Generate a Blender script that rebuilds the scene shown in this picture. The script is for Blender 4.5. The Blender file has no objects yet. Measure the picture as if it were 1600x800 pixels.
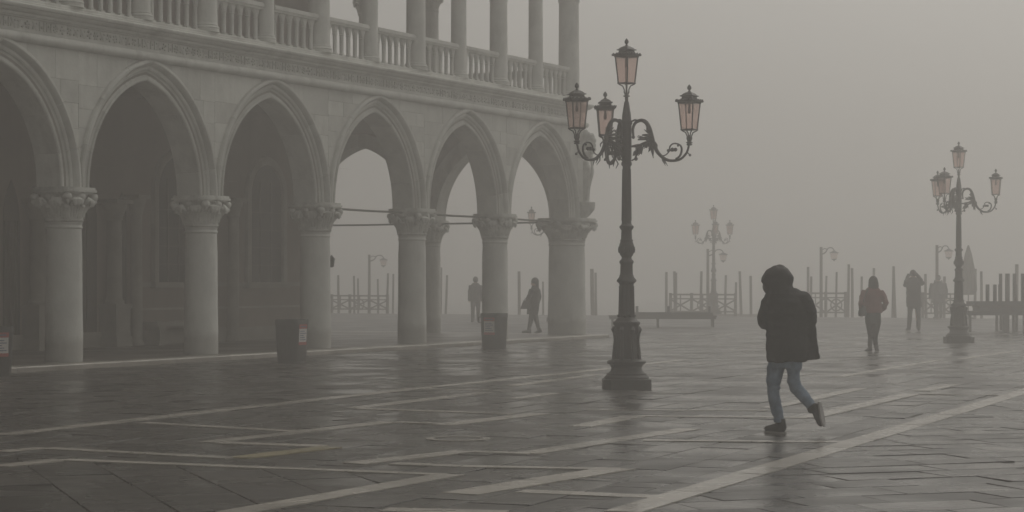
import bpy, math, random
from mathutils import Vector, Matrix, noise as mnoise
R = math.radians
random.seed(7)
SC = bpy.context.scene
COL = SC.collection
# ------------------------------------------------------------------ camera
F = 3300.0; HZ = 438.0; EYE = 1.52          # focal length in photo pixels, horizon row, eye height
cam_d = bpy.data.cameras.new('camera'); cam = bpy.data.objects.new('camera', cam_d); COL.objects.link(cam)
cam.location = (0, 0, EYE); cam.rotation_euler = (R(90), 0, 0)
cam_d.sensor_width = 36.0; cam_d.lens = 36.0 * F / 1600.0
cam_d.shift_y = (HZ - 400.0) / 1600.0
cam_d.clip_start = 0.1; cam_d.clip_end = 2000
SC.camera = cam
# ------------------------------------------------------------------ sky, sun, exposure
SUN_EL, SUN_AZ = R(50), R(40)              # overcast: a very soft sun ahead and to the right
w = bpy.data.worlds.new('World'); SC.world = w; w.use_nodes = True
nt = w.node_tree; nt.nodes.clear()
sky = nt.nodes.new('ShaderNodeTexSky'); sky.sky_type = 'NISHITA'; sky.sun_disc = False
sky.sun_elevation = SUN_EL; sky.sun_rotation = SUN_AZ
sky.air_density = 1.0; sky.dust_density = 2.0; sky.ozone_density = 1.0
hs = nt.nodes.new('ShaderNodeHueSaturation'); hs.inputs['Saturation'].default_value = 0.12
tint = nt.nodes.new('ShaderNodeMix'); tint.data_type = 'RGBA'; tint.blend_type = 'MULTIPLY'
tint.inputs[0].default_value = 1.0; tint.inputs[7].default_value = (1.0, 0.97, 0.91, 1)
bg = nt.nodes.new('ShaderNodeBackground'); bg.inputs[1].default_value = 0.1
wo = nt.nodes.new('ShaderNodeOutputWorld')
nt.links.new(sky.outputs[0], hs.inputs['Color']); nt.links.new(hs.outputs[0], tint.inputs[6])
nt.links.new(tint.outputs[2], bg.inputs[0]); nt.links.new(bg.outputs[0], wo.inputs[0])
sun_d = bpy.data.lights.new('sun', 'SUN'); sun_d.energy = 0.6; sun_d.angle = R(40); sun_d.color = (1, 0.95, 0.88)
sun = bpy.data.objects.new('sun', sun_d); COL.objects.link(sun)
sdir = Vector((math.sin(SUN_AZ)*math.cos(SUN_EL), math.cos(SUN_AZ)*math.cos(SUN_EL), math.sin(SUN_EL)))
sun.rotation_euler = sdir.to_track_quat('Z', 'Y').to_euler(); sun.location = (0, 0, 30)
SC.view_settings.view_transform = 'Standard'; SC.view_settings.look = 'None'
SC.view_settings.gamma = 1.0; SC.view_settings.use_curve_mapping = False
SC.view_settings.exposure = -0.05
SC.cycles.volume_bounces = 3; SC.cycles.max_bounces = 8; SC.cycles.diffuse_bounces = 3; SC.cycles.glossy_bounces = 3
SC.cycles.use_denoising = True
HAZE_DENSITY = 0.0125

# ------------------------------------------------------------------ placement helpers
TAN = 1661.0 / F; TH = math.atan(TAN); S_, C_ = math.sin(TH), math.cos(TH)
U = Vector((S_, C_)); V = Vector((C_, -S_))           # along the arcade, out towards the square
P = 4.15                                             # bay width
Z0 = F / 88.8
C0 = Vector(((100 - 800) / F * Z0, Z0))
ZS = 0.09                                            # height of the palace step
def ray(px): return (px - 800.0) / F
def G(px, py, z=0.0):
    t = (EYE - z) * F / (py - HZ)
    return Vector((ray(px) * t, t, z))
def at(px, t): return Vector((ray(px) * t, t, 0))
def zat(py, t): return EYE + (HZ - py) * t / F
def quay(px, off):                                    # ground point on the quay line (off metres out)
    t = (C0.dot(U) + 5 * P + 34 + off) / (ray(px) * S_ + C_)
    return Vector((ray(px) * t, t, 0))
def loc2w(u, y): p = C0 + U * u - V * y; return p
# ------------------------------------------------------------------ materials
MATS = {}
def mat(name, base, rough=0.6, var=0.25, scale=3.0, bump=0.0, bscale=30.0, metal=0.0, coord='Object', spec=0.5, rvar=0.0, stain=None, col2=None, detail=6):
    if name in MATS: return MATS[name]
    m = bpy.data.materials.new(name); m.use_nodes = True
    n = m.node_tree; b = n.nodes['Principled BSDF']; L = n.links
    b.inputs['Metallic'].default_value = metal; b.inputs['Specular IOR Level'].default_value = spec
    tc = n.nodes.new('ShaderNodeTexCoord')
    oi = n.nodes.new('ShaderNodeObjectInfo')
    add = n.nodes.new('ShaderNodeVectorMath'); add.operation = 'MULTIPLY_ADD'
    add.inputs[1].default_value = (1, 1, 1)
    L.new(tc.outputs[coord], add.inputs[0]); 
    rv = n.nodes.new('ShaderNodeCombineXYZ'); mm = n.nodes.new('ShaderNodeMath'); mm.operation = 'MULTIPLY'; mm.inputs[1].default_value = 37.0
    L.new(oi.outputs['Random'], mm.inputs[0]); L.new(mm.outputs[0], rv.inputs[0]); L.new(mm.outputs[0], rv.inputs[1])
    L.new(rv.outputs[0], add.inputs[2])
    tx = n.nodes.new('ShaderNodeTexNoise'); tx.inputs['Scale'].default_value = scale; tx.inputs['Detail'].default_value = detail; tx.inputs['Roughness'].default_value = 0.62
    L.new(add.outputs[0], tx.inputs['Vector'])
    cr = n.nodes.new('ShaderNodeValToRGB')
    c = Vector(base); d = Vector(col2) if col2 else c
    cr.color_ramp.elements[0].position = 0.3; cr.color_ramp.elements[1].position = 0.7
    cr.color_ramp.elements[0].color = (*(c * (1 - var)), 1); cr.color_ramp.elements[1].color = (*(d * (1 + var)), 1)
    L.new(tx.outputs['Fac'], cr.inputs[0])
    # a little value shift from piece to piece
    hv = n.nodes.new('ShaderNodeHueSaturation'); mr = n.nodes.new('ShaderNodeMapRange')
    mr.inputs[3].default_value = 1 - var * 0.6; mr.inputs[4].default_value = 1 + var * 0.6
    L.new(oi.outputs['Random'], mr.inputs[0]); L.new(mr.outputs[0], hv.inputs['Value']); L.new(cr.outputs[0], hv.inputs['Color'])
    out = hv.outputs[0]
    if stain:                                         # (colour, amount, noise scale): blotchy grime and runs
        sc_, amt, ss = stain
        mp = n.nodes.new('ShaderNodeMapping'); mp.inputs['Scale'].default_value = (1, 1, 0.28)
        L.new(add.outputs[0], mp.inputs[0])
        t2 = n.nodes.new('ShaderNodeTexNoise'); t2.inputs['Scale'].default_value = ss; t2.inputs['Detail'].default_value = 8; t2.inputs['Roughness'].default_value = 0.7
        L.new(mp.outputs[0], t2.inputs['Vector'])
        r2 = n.nodes.new('ShaderNodeMapRange'); r2.inputs[1].default_value = 0.5; r2.inputs[2].default_value = 0.75; r2.inputs[4].default_value = amt
        L.new(t2.outputs['Fac'], r2.inputs[0])
        mx = n.nodes.new('ShaderNodeMix'); mx.data_type = 'RGBA'; mx.inputs[7].default_value = (*sc_, 1)
        L.new(r2.outputs[0], mx.inputs[0]); L.new(out, mx.inputs[6]); out = mx.outputs[2]
    L.new(out, b.inputs['Base Color'])
    b.inputs['Roughness'].default_value = rough
    if rvar:
        t3 = n.nodes.new('ShaderNodeTexNoise'); t3.inputs['Scale'].default_value = scale * 0.6; t3.inputs['Detail'].default_value = 4
        L.new(add.outputs[0], t3.inputs['Vector'])
        r3 = n.nodes.new('ShaderNodeMapRange'); r3.inputs[1].default_value = 0.35; r3.inputs[2].default_value = 0.65
        r3.inputs[3].default_value = max(0.02, rough - rvar); r3.inputs[4].default_value = rough + rvar
        L.new(t3.outputs['Fac'], r3.inputs[0]); L.new(r3.outputs[0], b.inputs['Roughness'])
    if bump:
        tb = n.nodes.new('ShaderNodeTexNoise'); tb.inputs['Scale'].default_value = bscale; tb.inputs['Detail'].default_value = 5
        L.new(add.outputs[0], tb.inputs['Vector'])
        bp = n.nodes.new('ShaderNodeBump'); bp.inputs['Strength'].default_value = bump; bp.inputs['Distance'].default_value = 0.02
        L.new(tb.outputs['Fac'], bp.inputs['Height']); L.new(bp.outputs[0], b.inputs['Normal'])
    MATS[name] = m; return m
GRIME = (0.20, 0.195, 0.17)
mat('istrian', (0.54, 0.55, 0.51), 0.75, 0.14, 2.2, 0.35, 22, stain=(GRIME, 0.6, 1.6))
mat('istrian_block', (0.57, 0.58, 0.535), 0.75, 0.16, 1.5, 0.3, 18, stain=(GRIME, 0.5, 1.1))
mat('carved', (0.53, 0.54, 0.50), 0.8, 0.2, 5, 0.5, 40, stain=(GRIME, 0.75, 4))
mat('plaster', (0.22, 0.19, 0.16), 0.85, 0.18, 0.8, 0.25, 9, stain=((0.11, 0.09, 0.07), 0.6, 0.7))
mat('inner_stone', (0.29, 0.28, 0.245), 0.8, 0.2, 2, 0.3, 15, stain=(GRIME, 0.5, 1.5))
mat('dark_glass', (0.012, 0.012, 0.012), 0.5, 0.2, spec=0.15)
mat('dark_wood', (0.035, 0.028, 0.02), 0.6, 0.3, 4, 0.3)
mat('timber', (0.09, 0.07, 0.05), 0.8, 0.3, 3, 0.3)
mat('trachyte', (0.040, 0.037, 0.033), 0.29, 0.32, 1.3, 0.25, 14, rvar=0.17, coord='Object', spec=0.5)
mat('trachyte_bed', (0.024, 0.022, 0.02), 0.42, 0.25, 1.3, 0.25, 14, rvar=0.1)
mat('white_band', (0.34, 0.32, 0.285), 0.26, 0.2, 1.6, 0.2, 16, rvar=0.1, stain=((0.14, 0.13, 0.11), 0.6, 2.0))
mat('yellow_band', (0.27, 0.235, 0.14), 0.27, 0.2, 1.6, 0.2, 16, rvar=0.1)
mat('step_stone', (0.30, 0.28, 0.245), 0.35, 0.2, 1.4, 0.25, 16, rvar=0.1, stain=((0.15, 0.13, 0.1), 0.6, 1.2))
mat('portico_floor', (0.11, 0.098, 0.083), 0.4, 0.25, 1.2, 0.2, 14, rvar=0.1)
mat('iron', (0.028, 0.028, 0.025), 0.48, 0.3, 8, 0.25, 60, metal=0.0, spec=0.4)
mat('rod_iron', (0.05, 0.042, 0.035), 0.7, 0.3, 8)
mat('old_wood', (0.10, 0.08, 0.062), 0.8, 0.3, 4, 0.4, 30)
mat('deck_wood', (0.075, 0.065, 0.052), 0.75, 0.3, 3, 0.3, 25)
mat('galvanised', (0.07, 0.07, 0.068), 0.55, 0.2, 6, metal=0.3)
mat('bin_plastic', (0.022, 0.023, 0.021), 0.5, 0.15, 8, 0.15, 60)
mat('sticker_red', (0.36, 0.045, 0.035), 0.5, 0.1)
mat('sticker_white', (0.62, 0.61, 0.58), 0.5, 0.08, 20)
mat('sticker_ink', (0.10, 0.13, 0.22), 0.5, 0.1)
mat('coat_black', (0.010, 0.010, 0.010), 0.75, 0.3, 12, 0.35, 60)
mat('coat_red', (0.21, 0.062, 0.056), 0.8, 0.15, 12, 0.3, 60)
mat('coat_grey', (0.035, 0.033, 0.033), 0.85, 0.2, 12, 0.3, 60)
mat('trousers_dark', (0.018, 0.018, 0.02), 0.85, 0.2, 14, 0.2, 60)
mat('denim', (0.14, 0.20, 0.28), 0.9, 0.28, 9, 0.4, 90, col2=(0.21, 0.275, 0.35))
mat('shoe', (0.012, 0.011, 0.011), 0.6, 0.2, 14)
mat('sole', (0.30, 0.29, 0.28), 0.6, 0.1, 14)
mat('skin', (0.42, 0.26, 0.19), 0.6, 0.08, 20)
mat('hair', (0.02, 0.015, 0.012), 0.6, 0.3, 30)
mat('leather', (0.015, 0.014, 0.013), 0.5, 0.2, 20)
mat('canvas', (0.20, 0.19, 0.16), 0.85, 0.15, 4, 0.2)
mat('upper_brick', (0.42, 0.33, 0.28), 0.85, 0.12, 3)
mat('roof_lead', (0.12, 0.12, 0.12), 0.6, 0.1)
m = mat('water', (0.03, 0.04, 0.038), 0.12, 0.1, 0.4, 0.5, 1.6)
# pink lantern glass
m = bpy.data.materials.new('lantern_glass'); m.use_nodes = True; n = m.node_tree; n.nodes.clear()
o_ = n.nodes.new('ShaderNodeOutputMaterial'); tl = n.nodes.new('ShaderNodeBsdfTranslucent'); tl.inputs[0].default_value = (0.92, 0.78, 0.73, 1)
tr = n.nodes.new('ShaderNodeBsdfTransparent'); tr.inputs[0].default_value = (0.985, 0.925, 0.905, 1)
gl = n.nodes.new('ShaderNodeBsdfGlossy'); gl.inputs['Roughness'].default_value = 0.2
df = n.nodes.new('ShaderNodeBsdfDiffuse'); df.inputs[0].default_value = (0.75, 0.62, 0.58, 1)
m1 = n.nodes.new('ShaderNodeMixShader'); m1.inputs[0].default_value = 0.9
m2 = n.nodes.new('ShaderNodeMixShader'); m2.inputs[0].default_value = 0.06
m3 = n.nodes.new('ShaderNodeMixShader'); tx = n.nodes.new('ShaderNodeTexNoise'); tx.inputs['Scale'].default_value = 14
mr = n.nodes.new('ShaderNodeMapRange'); mr.inputs[3].default_value = 0.02; mr.inputs[4].default_value = 0.06
n.links.new(tx.outputs['Fac'], mr.inputs[0]); n.links.new(mr.outputs[0], m3.inputs[0])
n.links.new(tl.outputs[0], m1.inputs[1]); n.links.new(tr.outputs[0], m1.inputs[2]); n.links.new(m1.outputs[0], m3.inputs[1]); n.links.new(df.outputs[0], m3.inputs[2])
n.links.new(m3.outputs[0], m2.inputs[1]); n.links.new(gl.outputs[0], m2.inputs[2]); n.links.new(m2.outputs[0], o_.inputs[0])
MATS['lantern_glass'] = m
# shaft stone of the ground columns: damp dark foot whose edge wanders
def shaft_mat():
    m = mat('shaft', (0.60, 0.61, 0.57), 0.7, 0.1, 1.8, 0.25, 20, stain=(GRIME, 0.45, 1.4))
    n = m.node_tree; L = n.links; b = n.nodes['Principled BSDF']
    src = b.inputs['Base Color'].links[0].from_socket
    tc = n.nodes.new('ShaderNodeTexCoord'); sx = n.nodes.new('ShaderNodeSeparateXYZ'); L.new(tc.outputs['Object'], sx.inputs[0])
    tn = n.nodes.new('ShaderNodeTexNoise'); tn.inputs['Scale'].default_value = 5; tn.inputs['Detail'].default_value = 6; L.new(tc.outputs['Object'], tn.inputs['Vector'])
    ma = n.nodes.new('ShaderNodeMath'); ma.operation = 'MULTIPLY_ADD'; ma.inputs[1].default_value = -0.35; L.new(tn.outputs['Fac'], ma.inputs[0]); L.new(sx.outputs[2], ma.inputs[2])
    mr = n.nodes.new('ShaderNodeMapRange'); mr.inputs[1].default_value = 0.12; mr.inputs[2].default_value = 0.3; mr.inputs[3].default_value = 0.42; mr.inputs[4].default_value = 0
    L.new(ma.outputs[0], mr.inputs[0])
    mx = n.nodes.new('ShaderNodeMix'); mx.data_type = 'RGBA'; mx.inputs[7].default_value = (0.17, 0.155, 0.13, 1)
    L.new(mr.outputs[0], mx.inputs[0]); L.new(src, mx.inputs[6]); L.new(mx.outputs[2], b.inputs['Base Color'])
shaft_mat()

# ------------------------------------------------------------------ mesh helpers
class MB:
    def __init__(s): s.v = []; s.f = []
    def add(s, vs, fs):
        o = len(s.v); s.v += [tuple(p) for p in vs]; s.f += [tuple(i + o for i in q) for q in fs]; return s
    def box(s, x0, x1, y0, y1, z0, z1, M=None):
        vs = [Vector((x, y, z)) for z in (z0, z1) for y in (y0, y1) for x in (x0, x1)]
        if M is not None: vs = [M @ p for p in vs]
        return s.add(vs, [(0, 2, 3, 1), (4, 5, 7, 6), (0, 1, 5, 4), (2, 6, 7, 3), (0, 4, 6, 2), (1, 3, 7, 5)])
    def bar(s, a, b, wx, wz=None, up=Vector((0, 0, 1))):
        a, b = Vector(a), Vector(b); wz = wz or wx; d = (b - a).normalized()
        if abs(d.dot(up)) > 0.99: up = Vector((0, 1, 0))
        x = d.cross(up).normalized(); z = x.cross(d)
        vs = [p + x * i * wx / 2 + z * j * wz / 2 for p in (a, b) for i, j in ((-1, -1), (1, -1), (1, 1), (-1, 1))]
        return s.add(vs, [(3, 2, 1, 0), (4, 5, 6, 7), (0, 1, 5, 4), (1, 2, 6, 5), (2, 3, 7, 6), (3, 0, 4, 7)])
    def lathe(s, prof, seg=16, c=(0, 0, 0), rot=0.0, cap=True, M=None):
        vs = []; fs = []
        for r, z in prof:
            for k in range(seg):
                a = rot + 2 * math.pi * k / seg
                p = Vector((c[0] + r * math.cos(a), c[1] + r * math.sin(a), c[2] + z)); vs.append(M @ p if M is not None else p)
        for i in range(len(prof) - 1):
            for k in range(seg):
                k2 = (k + 1) % seg; fs.append((i * seg + k, i * seg + k2, (i + 1) * seg + k2, (i + 1) * seg + k))
        if cap:
            fs.append(tuple(range(seg))[::-1]); fs.append(tuple((len(prof) - 1) * seg + k for k in range(seg)))
        return s.add(vs, fs)
    def loft(s, path, ra, rb=None, seg=8, up=(0, 0, 1), M=None):
        """tube along path; ra = half width (side), rb = half thickness (along 'up')"""
        path = [Vector(p) for p in path]; n = len(path); up = Vector(up)
        if not hasattr(ra, '__len__'): ra = [ra] * n
        rb = ra if rb is None else ([rb] * n if not hasattr(rb, '__len__') else rb)
        vs = []; fs = []; px = None
        for i, p in enumerate(path):
            d = (path[min(i + 1, n - 1)] - path[max(i - 1, 0)]).normalized()
            x = d.cross(up)
            if x.length < 0.05: x = px if px is not None else d.orthogonal()
            x.normalize()
            if px is not None and x.dot(px) < 0: x = -x
            px = x; z = x.cross(d).normalized()
            for k in range(seg):
                a = 2 * math.pi * k / seg; q = p + x * ra[i] * math.cos(a) + z * rb[i] * math.sin(a)
                vs.append(M @ q if M is not None else q)
        for i in range(n - 1):
            for k in range(seg):
                k2 = (k + 1) % seg; fs.append((i * seg + k, i * seg + k2, (i + 1) * seg + k2, (i + 1) * seg + k))
        fs.append(tuple(range(seg))[::-1]); fs.append(tuple((n - 1) * seg + k for k in range(seg)))
        return s.add(vs, fs)
    def rings(s, rg, seg=14):
        """horizontal-ish rings (cx, cy, cz, rx, ry, yaw[, tilt_x]) lofted; for torsos"""
        vs = []; fs = []; n = len(rg)
        for g in rg:
            cx, cy, cz, rx, ry, yaw = g[:6]; tl_ = g[6] if len(g) > 6 else 0.0
            for k in range(seg):
                a = 2 * math.pi * k / seg; x = rx * math.cos(a); y = ry * math.sin(a)
                X = x * math.cos(yaw) - y * math.sin(yaw); Y = x * math.sin(yaw) + y * math.cos(yaw)
                vs.append((cx + X, cy + Y, cz + tl_ * X))
        for i in range(n - 1):
            for k in range(seg):
                k2 = (k + 1) % seg; fs.append((i * seg + k, i * seg + k2, (i + 1) * seg + k2, (i + 1) * seg + k))
        fs.append(tuple(range(seg))[::-1]); fs.append(tuple((n - 1) * seg + k for k in range(seg)))
        return s.add(vs, fs)
    def ball(s, c, r, seg=8, rg=5, sc=(1, 1, 1)):
        prof = [(max(1e-3, math.cos(t)) * 1.0, math.sin(t)) for t in [(-0.5 + (i + 0.0) / rg) * math.pi for i in range(rg + 1)]]
        M = Matrix.Translation(c) @ Matrix.Diagonal((r * sc[0], r * sc[1], r * sc[2], 1))
        return s.lathe(prof, seg, M=M)
    def prism(s, poly, z0, z1, M=None):
        n = len(poly); vs = [Vector((x, y, z)) for z in (z0, z1) for x, y in poly]
        if M is not None: vs = [M @ p for p in vs]
        return s.add(vs, [tuple(range(n))[::-1], tuple(range(n, 2 * n))] + [(i, (i + 1) % n, n + (i + 1) % n, n + i) for i in range(n)])
    def sweep(s, prof, path):
        """profile (out, z) swept along plan polyline with mitres; 'out' is to the right of travel"""
        n = len(path); m_ = len(prof); vs = []
        path = [Vector(p) for p in path]
        for i in range(n):
            d1 = (path[i] - path[i - 1]).normalized() if i else (path[1] - path[0]).normalized()
            d2 = (path[i + 1] - path[i]).normalized() if i < n - 1 else d1
            n1 = Vector((d1.y, -d1.x)); n2 = Vector((d2.y, -d2.x)); mdir = (n1 + n2); mdir = mdir / (mdir.dot(n1))
            for o, z in prof: q = path[i] + mdir * o; vs.append((q.x, q.y, z))
        fs = [(i * m_ + k, i * m_ + (k + 1) % m_, (i + 1) * m_ + (k + 1) % m_, (i + 1) * m_ + k) for i in range(n - 1) for k in range(m_)]
        fs += [tuple(range(m_))[::-1], tuple((n - 1) * m_ + k for k in range(m_))]
        return s.add(vs, fs)
    def mesh(s, name, material, smooth=False, ang=38):
        me = bpy.data.meshes.new(name); me.from_pydata(s.v, [], s.f)
        import bmesh
        bm = bmesh.new(); bm.from_mesh(me); bmesh.ops.recalc_face_normals(bm, faces=bm.faces); bm.to_mesh(me); bm.free()
        if smooth:
            me.polygons.foreach_set('use_smooth', [True] * len(me.polygons)); me.set_sharp_from_angle(angle=R(ang))
        if material: me.materials.append(MATS[material])
        me.update(); return me
    def build(s, name, material, parent=None, smooth=False, loc=None, ang=38):
        return place(name, s.mesh(name, material, smooth, ang), parent, loc)
def place(name, me, parent=None, loc=None, rz=0.0, sc=None):
    o = bpy.data.objects.new(name, me); COL.objects.link(o)
    if parent: o.parent = parent
    if loc is not None: o.location = loc
    if rz: o.rotation_euler = (0, 0, rz)
    if sc: o.scale = sc
    return o
def tag(o, label, cat, group=None):
    o['label'] = label; o['category'] = cat
    if group: o['group'] = group
    return o
def thing(name, label, cat, loc=(0, 0, 0), rz=0.0, group=None):
    return tag(place(name, None, None, loc, rz), label, cat, group)
def copy_tree(o, parent=None):
    c = o.copy(); COL.objects.link(c); c.parent = parent
    for ch in list(o.children): copy_tree(ch, c)
    return c

# ================================================================== SETTING: ground, water
D1 = Vector((0.388, 0.9217)); D2 = Vector((0.9217, -0.388))     # directions of the paving bands
QL = 5 * P + 34.0
def qpt(u, y): p = loc2w(u, y); return (p.x, p.y)
mb = MB(); a = [qpt(-190, 160), qpt(-190, -200), qpt(QL, -200), qpt(QL, 160)]
mb.prism(a, -2.2, -0.013)
pav = mb.build('piazza_pavement', 'trachyte_bed'); pav['kind'] = 'structure'
mb = MB(); mb.prism([qpt(QL - 5, 160), qpt(QL - 5, -200), qpt(QL + 210, -200), qpt(QL + 210, 160)], -2.3, -0.85)
wat = mb.build('lagoon_water', 'water'); wat['kind'] = 'structure'
# quay coping stones along the edge
ql = place('quay_edge', MB().sweep([(-0.02, -1.4), (0.02, -1.4), (0.02, -0.32), (-0.02, -0.32)], [qpt(QL, 30), qpt(QL, -40)]).mesh('quay_edge', 'inner_stone')); ql['kind'] = 'structure'
# slabs -------------------------------------------------------------
def clip(poly, nx, ny, d):                            # keep nx*x+ny*y <= d
    out = []
    for i in range(len(poly)):
        p, q = poly[i], poly[(i + 1) % len(poly)]
        a = nx * p[0] + ny * p[1] - d; b = nx * q[0] + ny * q[1] - d
        if a <= 0: out.append(p)
        if (a < 0 < b) or (b < 0 < a):
            t = a / (a - b); out.append((p[0] + (q[0] - p[0]) * t, p[1] + (q[1] - p[1]) * t))
    return out
def bcoord(px, py): g = G(px, py); return g.x * D2.x + g.y * D2.y
def acoord(px, py): g = G(px, py); return g.x * D1.x + g.y * D1.y
bS = bcoord(1260, 707); b6 = bcoord(530, 771); aC = acoord(400, 730)
def area(p): return 0.5 * sum(p[i][0] * p[(i + 1) % len(p)][1] - p[(i + 1) % len(p)][0] * p[i][1] for i in range(len(p)))
slabs = []
rng = random.Random(11)
pal_v = (C0.x * V.x + C0.y * V.y) + 0.86             # edge of the palace step
def gen(phi, rowh, lmin, lmax, regs, x0, x1, y0, y1):
    e1 = Vector((math.cos(phi), math.sin(phi))); e2 = Vector((-e1.y, e1.x))
    cs = [Vector(c) for c in ((x0, y0), (x1, y0), (x1, y1), (x0, y1))]
    s0, s1 = min(c.dot(e1) for c in cs), max(c.dot(e1) for c in cs); t0, t1 = min(c.dot(e2) for c in cs), max(c.dot(e2) for c in cs)
    t = t0
    while t < t1:
        h = rowh * rng.uniform(0.85, 1.2); s = s0 - rng.uniform(0, lmax)
        while s < s1:
            l = rng.uniform(lmin, lmax)
            g = 0.006
            c = e1 * (s + l / 2) + e2 * (t + h / 2)
            if x0 - 1 < c.x < x1 + 1 and y0 - 1 < c.y < y1 + 1 and abs(c.x) < 0.27 * c.y + 1.2 and c.dot(V) > pal_v - 0.8:
                poly = [tuple(e1 * x + e2 * y) for x, y in ((s + g, t + g), (s + l - g, t + g), (s + l - g, t + h - g), (s + g, t + h - g))]
                for rg in regs:
                    q = poly
                    for cl in rg: q = clip(q, *cl); 
                    q = clip(q, -V.x, -V.y, -pal_v) if len(q) > 2 else q
                    if len(q) > 2 and area(q) > 0.012: slabs.append(q)
            s += l
        t += h
regM = [[(D2.x, D2.y, bS), (-D1.x, -D1.y, -aC)], [(D2.x, D2.y, bS), (-D2.x, -D2.y, -b6), (D1.x, D1.y, aC)]]
regR = [[(-D2.x, -D2.y, -bS)]]
regL = [[(D2.x, D2.y, b6), (D1.x, D1.y, aC)]]
phi0 = math.atan2(D1.y, D1.x)
gen(phi0, 0.46, 0.7, 1.25, regM, -17, 17, 12, 62)
gen(phi0 - R(48), 0.46, 0.6, 1.1, regR, -2, 17, 12, 62)
gen(phi0 + R(42), 0.52, 0.7, 1.3, regL, -9, 2, 12, 20)
slabs = [(sum(p[1] for p in q) / len(q), q) for q in slabs]; slabs.sort(key=lambda t: t[0])
def slab_geo(mb_, q, cx, cy):
    n = len(q); hs_ = [rng.gauss(0, 0.0021) for _ in q]; b = rng.gauss(0, 0.0012); ins = 0.006
    top = []
    for (x, y), h in zip(q, hs_):
        d = Vector((cx - x, cy - y)); d = d * (ins / max(d.length, 1e-6)); top.append((x + d.x - cx, y + d.y - cy, b + h))
    low = [(x - cx, y - cy, z - 0.006) for (x, y), (_, _, z) in zip(q, top)]
    bot = [(x - cx, y - cy, -0.035) for x, y in q]
    o = len(mb_.v); mb_.v += top + low + bot
    mb_.f.append(tuple(o + i for i in range(n)))
    for i in range(n):
        j = (i + 1) % n; mb_.f.append((o + n + i, o + n + j, o + j, o + i)); mb_.f.append((o + 2 * n + i, o + 2 * n + j, o + n + j, o + n + i))
near = [s for s in slabs if abs(s[1][0][0]) < 0.2425 * s[0] + 0.5 and s[0] > 13.2][:300]; nid = {id(s[1]) for s in near}
for zc, q in near:
    cx = sum(p[0] for p in q) / len(q); cy = sum(p[1] for p in q) / len(q); mb = MB(); slab_geo(mb, q, cx, cy)
    mb.build('paving_slab', 'trachyte', pav, loc=(cx, cy, 0))
mb = MB()
for zc, q in slabs:
    if id(q) not in nid: slab_geo(mb, q, 0, 0)
far = mb.build('paving_slabs', 'trachyte', pav); far['kind'] = 'stuff'
# white and yellow bands let into the paving -----------------------------------
def band(a, b, wd, material='white_band', piece=1.6):
    A, B = G(*a), G(*b); d = (B - A); L = d.length; d.normalize(); nrm = Vector((-d.y, d.x, 0)); s = 0.0
    while s < L - 0.02:
        l = min(piece * rng.uniform(0.7, 1.2), L - s)
        if L - s - l < 0.35: l = L - s
        p0, p1 = A + d * (s + 0.004), A + d * (s + l - 0.004); c = (p0 + p1) / 2; hz = 0.0065 + rng.uniform(-0.0012, 0.0012)
        q = [p0 - nrm * wd / 2 - c, p1 - nrm * wd / 2 - c, p1 + nrm * wd / 2 - c, p0 + nrm * wd / 2 - c]
        mb = MB(); mb.prism([(p.x, p.y) for p in q], -0.03, hz)
        me = mb.mesh('band_stone', material)
        for v_ in me.vertices:
            if v_.co.z > 0: v_.co.z += rng.gauss(0, 0.0008)
        place('band_stone', me, pav, (c.x, c.y, 0))
        s += l
for a, b, wd in [((0, 680), (600, 613), .24), ((600, 613), (947, 576.5), .24), ((947, 576.5), (1070, 562), .24),
                 ((322, 691.5), (608, 659.5), .23), ((0, 706), (70, 700), .2), ((0, 729), (95, 718.5), .2), ((360, 802), (705, 742), .24),
                 ((552, 638), (760, 613), .23), ((552, 725), (728, 705.5), .24), ((690, 664.5), (845, 646.5), .26), ((717, 772), (968, 732), .30),
                 ((822, 709), (1078, 670.5), .24), ((905, 667), (992, 650.5), .26), ((1262, 653), (1424, 616), .24), ((1440, 611), (1490, 601), .24),
                 ((1200, 638), (1345, 607), .2), ((800, 624), (865, 614.5), .2), ((800, 603), (935, 585), .2),
                 ((972, 800.5), (1640, 600), .255), ((1640, 600), (1800, 553), .255), ((1310, 589), (1470, 562), .18), ((1500, 561), (1590, 548), .2)]:
    band(a, b, wd)
for a, b, wd in [((222, 660.5), (462, 674.5), .17), ((75, 700.8), (362, 716), .17), ((100, 718.8), (693, 742), .16), ((345, 692), (505, 697.5), .2),
                 ((615, 659.8), (718, 663), .17), ((560, 638.7), (800, 647), .17), ((628, 607), (800, 611), .17), ((735, 706), (830, 709), .16),
                 ((615, 724.5), (720, 729), .2), ((722, 729), (968, 733), .17), ((812, 768), (1030, 777), .21), ((1004, 688.5), (1318, 691), .16),
                 ((995, 650.5), (1262, 653), .17), ((918, 640.5), (1200, 642), .12), ((600, 797), (790, 802), .22), ((1430, 616), (1575, 618), .14)]:
    band(a, b, wd, piece=1.3)
band((370, 716), (518, 699), .24, 'yellow_band')
# round stone-rimmed manhole
mc = G(716, 686); t = thing('manhole_cover', 'round stone-rimmed manhole cover set flush in the wet paving', 'manhole', (mc.x, mc.y, 0))
MB().lathe([(0.215, -0.02), (0.215, 0.004), (0.0, 0.0045)], 32, cap=False).build('cover_plate', 'trachyte', t)
mb = MB(); mb.lathe([(0.24, -0.02), (0.24, 0.009), (0.31, 0.009), (0.31, -0.02)], 32, cap=False); mb.build('stone_rim', 'white_band', t)

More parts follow.
